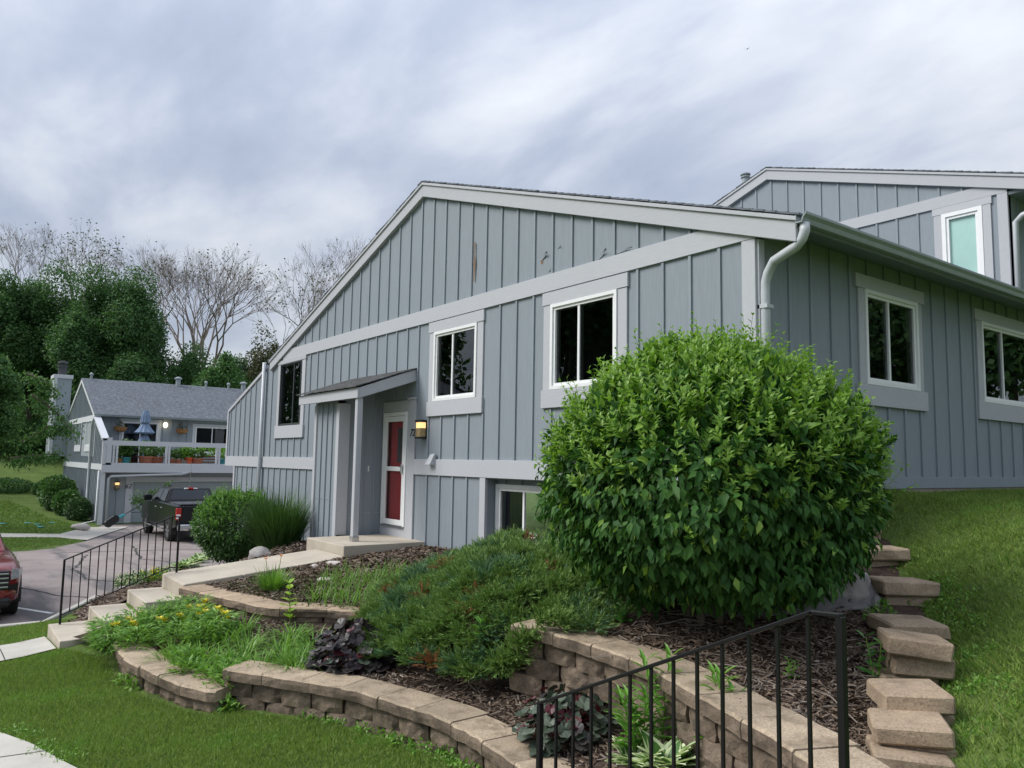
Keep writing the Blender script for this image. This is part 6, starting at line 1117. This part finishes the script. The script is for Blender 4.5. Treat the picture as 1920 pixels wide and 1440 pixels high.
# overhanging bough of the near tree
ot = [o for o in bpy.data.objects if o.get('label', '').startswith('nearer leafy')][0]; PPs = []; bo = MB()
for (a, b_, c_) in (((60, 740), (100, 768), (140, 812)), ((50, 700), (85, 715), (98, 735)), ((40, 830), (90, 800), (118, 806)), ((20, 860), (60, 855), (112, 850))):
    pts = [at(*q, 30) for q in (a, b_, c_)]; bo.tube(pts, [.06, .04, .015], 5)
    for s in np.linspace(0, 1, 60): p = pts[0].lerp(pts[1], s*2) if s < .5 else pts[1].lerp(pts[2], s*2-1); PPs += [np.array(p)+rng.normal(size=3)*np.array([.2, .2, .13])+np.array([0, 0, -.1]) for _ in range(8)]
bo.build('bough', 'bark', ot); P = np.array(PPs); n = len(P); V, Fc = leaf_cloud(P, rng.normal(size=(n, 3))+np.array([0, 0, -.8]), rdir(n)+np.array([0, 0, .8]), .17, .07); stuff('bough_leaves', V, Fc, 'tree_mid', ot)
def bare(label, px, pytop, dep, wpx, seed, basepx=None, lev=6, r0=.30, forks=3, leaves=0, split=.18):
    r = random.Random(seed); b = gz_base(basepx or px, dep); top = ttop(px, pytop, dep); h = top-b.z; t = thing('bare_tree', label, 'tree', b, 0, 'nearly leafless trees on the skyline'); m = MB(); tw_ = MB(); wid = wpx/FPX*dep; tips = []
    def grow(p, d, L_, rad, k):
        d = d.normalized(); q = p+d*L_; mid = p+d*L_*.5+Vector((r.uniform(-1, 1), r.uniform(-1, 1), r.uniform(-1, 1)))*L_*.05
        (m if k < 3 else tw_).tube([p, mid, q], [rad, rad*.82, rad*.66], 6 if k < 3 else 3, False)
        if k >= lev: tips.append(q); return
        for i in range(2 if k < 2 else (3 if r.random() < .42 else 2)):
            a = r.uniform(0, 6.28); sp = r.uniform(.28, .62) if k else r.uniform(.2, .45); u = d.orthogonal().normalized(); v = d.cross(u); nd = d+(u*math.cos(a)+v*math.sin(a))*sp+Vector((0, 0, .10)); grow(q, nd, L_*r.uniform(.66, .86), max(rad*.62, .0085), k+1)
    th = h*split; m.tube([b-Vector((0, 0, .2)), b+Vector((0, 0, th))], [r0*1.2, r0], 8, False); rem = h-th
    for i in range(forks):
        a = 6.28*i/forks+r.uniform(-.4, .4); s = min(.55, wid/rem*.36); grow(b+Vector((0, 0, th)), Vector((math.cos(a)*s, math.sin(a)*s, 1)), rem*.27, r0*.5, 0)
    m.build('trunk', 'bark_grey', t); tag(tw_.build('twigs', 'twig', t), kind='stuff')
    if leaves:
        P = np.array([r.choice(tips) for _ in range(leaves)])+rng.normal(size=(leaves, 3))*.25; V, Fc = leaf_cloud(P, rdir(leaves), rdir(leaves), .26, .15); stuff('sparse_leaves', V, Fc, 'tree_sparse', t)
bare('tallest nearly bare spreading tree with several trunks above the far roof', 400, 478, 72, 190, 21, 368, 7, .42, 4, 350)
bare('bare tree with upright branches just right of the tall leafy tree', 315, 470, 78, 120, 22, 345, 7, .3, 3, 60, .25)
bare('sparse budding tree peeking over the broad leafy tree', 140, 430, 80, 170, 23, None, 6, .34, 4, 500, .3)
bare('bare tree top at the far left skyline', 15, 432, 82, 100, 24, None, 7, .3, 3, 100, .3)
bare('slender bare tree left of the big gable', 528, 508, 74, 110, 25, 545, 7, .28, 3, 260, .2)
bare('bare tree whose crown touches the big roof line', 620, 462, 80, 150, 26, 600, 7, .32, 4, 60, .25)
bare('low twiggy bare tree behind the tallest leafy tree', 262, 462, 84, 100, 27, None, 7, .3, 3, 60, .3)
# shrubs by the far house
def far_shrub(px, py, dep, wpx, hpx, label, mat='shrub_far', n=2600, ls=.17):
    p = at(px, py, dep); gzv = base_z([p.x], [p.y])[0]; rx = wpx/FPX*dep/2; rz = hpx/FPX*dep/2; shrub(label, (p.x, p.y, gzv+rz*.9), (rx, rx, rz), n, ls, ls*.5, mat, None, 0, 3, (p.x, p.y, gzv), 2.1, -.9, depth=.15, seed=px, hang=.2, name='shrub', cat='shrub')
far_shrub(112, 905, 39, 56, 62, 'leafy shrub against the side wall of the far house', 'shrub', 4200); far_shrub(98, 890, 42, 40, 50, 'smaller leafy shrub behind the one at the far house wall', 'shrub', 2400); far_shrub(128, 930, 37.5, 44, 46, 'low leafy shrub in front of the far house side wall', 'shrub', 3000); far_shrub(147, 955, 36.2, 42, 42, 'round dark shrub by the far garage corner', 'shrub_far', 2600, .14)
far_shrub(90, 872, 46, 40, 26, 'dark low shrub beneath the far chimney', 'tree_dark'); far_shrub(10, 908, 46, 90, 26, 'dark clipped hedge at the left edge of the far lawn', 'tree_dark', 3000); far_shrub(20, 868, 60, 170, 70, 'dim shrub row under the left trees', 'tree_dark', 9000, .3); far_shrub(95, 868, 62, 120, 60, 'dim tall shrub behind the far chimney', 'tree_dark', 7000, .3)
# sapling before the far garage
p = gz(272, 985, -3.2); sp = thing('sapling', 'thin leafy sapling standing left of the pickup truck', 'sapling', (p.x, p.y, -3.25)); PPs = []; sm = MB()
for (a, b_) in (((268, 978), (268, 935)), ((268, 950), (255, 930)), ((268, 945), (300, 918)), ((268, 940), (285, 925)), ((300, 918), (322, 910)), ((268, 945), (252, 938))):
    A_, B_ = gx(*a, p.x), gx(*b_, p.x); sm.tube([A_, B_], .018, 5); PPs += [np.array(A_.lerp(B_, random.uniform(.45, 1.05)))+rng.normal(size=3)*.12 for _ in range(45)]
sm.tube([gx(268, 990, p.x), gx(268, 977, p.x)], .02, 5); sm.build('stem', 'bark', sp); P = np.array(PPs); n = len(P); V, Fc = leaf_cloud(P, rdir(n), rdir(n), .16, .08); stuff('leaves', V, Fc, 'sapling', sp)
# trees on the camera's side of the street (seen in the window glass)
tree('tall leafy tree beyond the parking area, out of sight left, reflected in the leftmost window', (-58, -17, base_z([-58], [-17])[0]), 17, 6.5, 7.5, 14000, .5, 'tree_dark', 24, seed=77, group='reflected trees across the street')
for i, (x, y, h) in enumerate(((-24, -18, 13), (-17, -27, 14), (-36, -16, 14), (-30, -28, 16), (13, 21, 11), (17, 13, 12), (14, 30, 13), (11, 40, 15), (19, 24, 14), (8, 28, 12))):
    tree(('leafy tree across the street opposite the gable, reflected in its windows', 'leafy tree beyond the side lawn, reflected in the side windows')[i > 3], (x, y, base_z([x], [y])[0]), h, 4.2, h*.42, 12000, .42, 'tree_dark', 22, seed=50+i, group=('reflected trees across the street', 'reflected trees beyond the side lawn')[i > 3])

# repeated look-alikes: say which one by its order from the left
ORD = 'first second third fourth fifth sixth seventh eighth ninth tenth eleventh twelfth thirteenth fourteenth fifteenth sixteenth'.split()
by = {}
for o in list(COL.objects):
    if o.parent is None and o.get('group') and o.get('label'): by.setdefault(o['label'], []).append(o)
for lb, os_ in by.items():
    if len(os_) < 2: continue
    def sx(o): v = ROT.transposed() @ (o.location-CAM); return v.x/-v.z
    for k, o in enumerate(sorted(os_, key=sx)):
        if 'reflected' in lb: o['label'] = ' '.join(lb.split()[:12])+', '+ORD[k]+' of them'
        elif k < len(ORD): o['label'] = ' '.join(lb.split()[:12])+', '+ORD[k]+' from left'
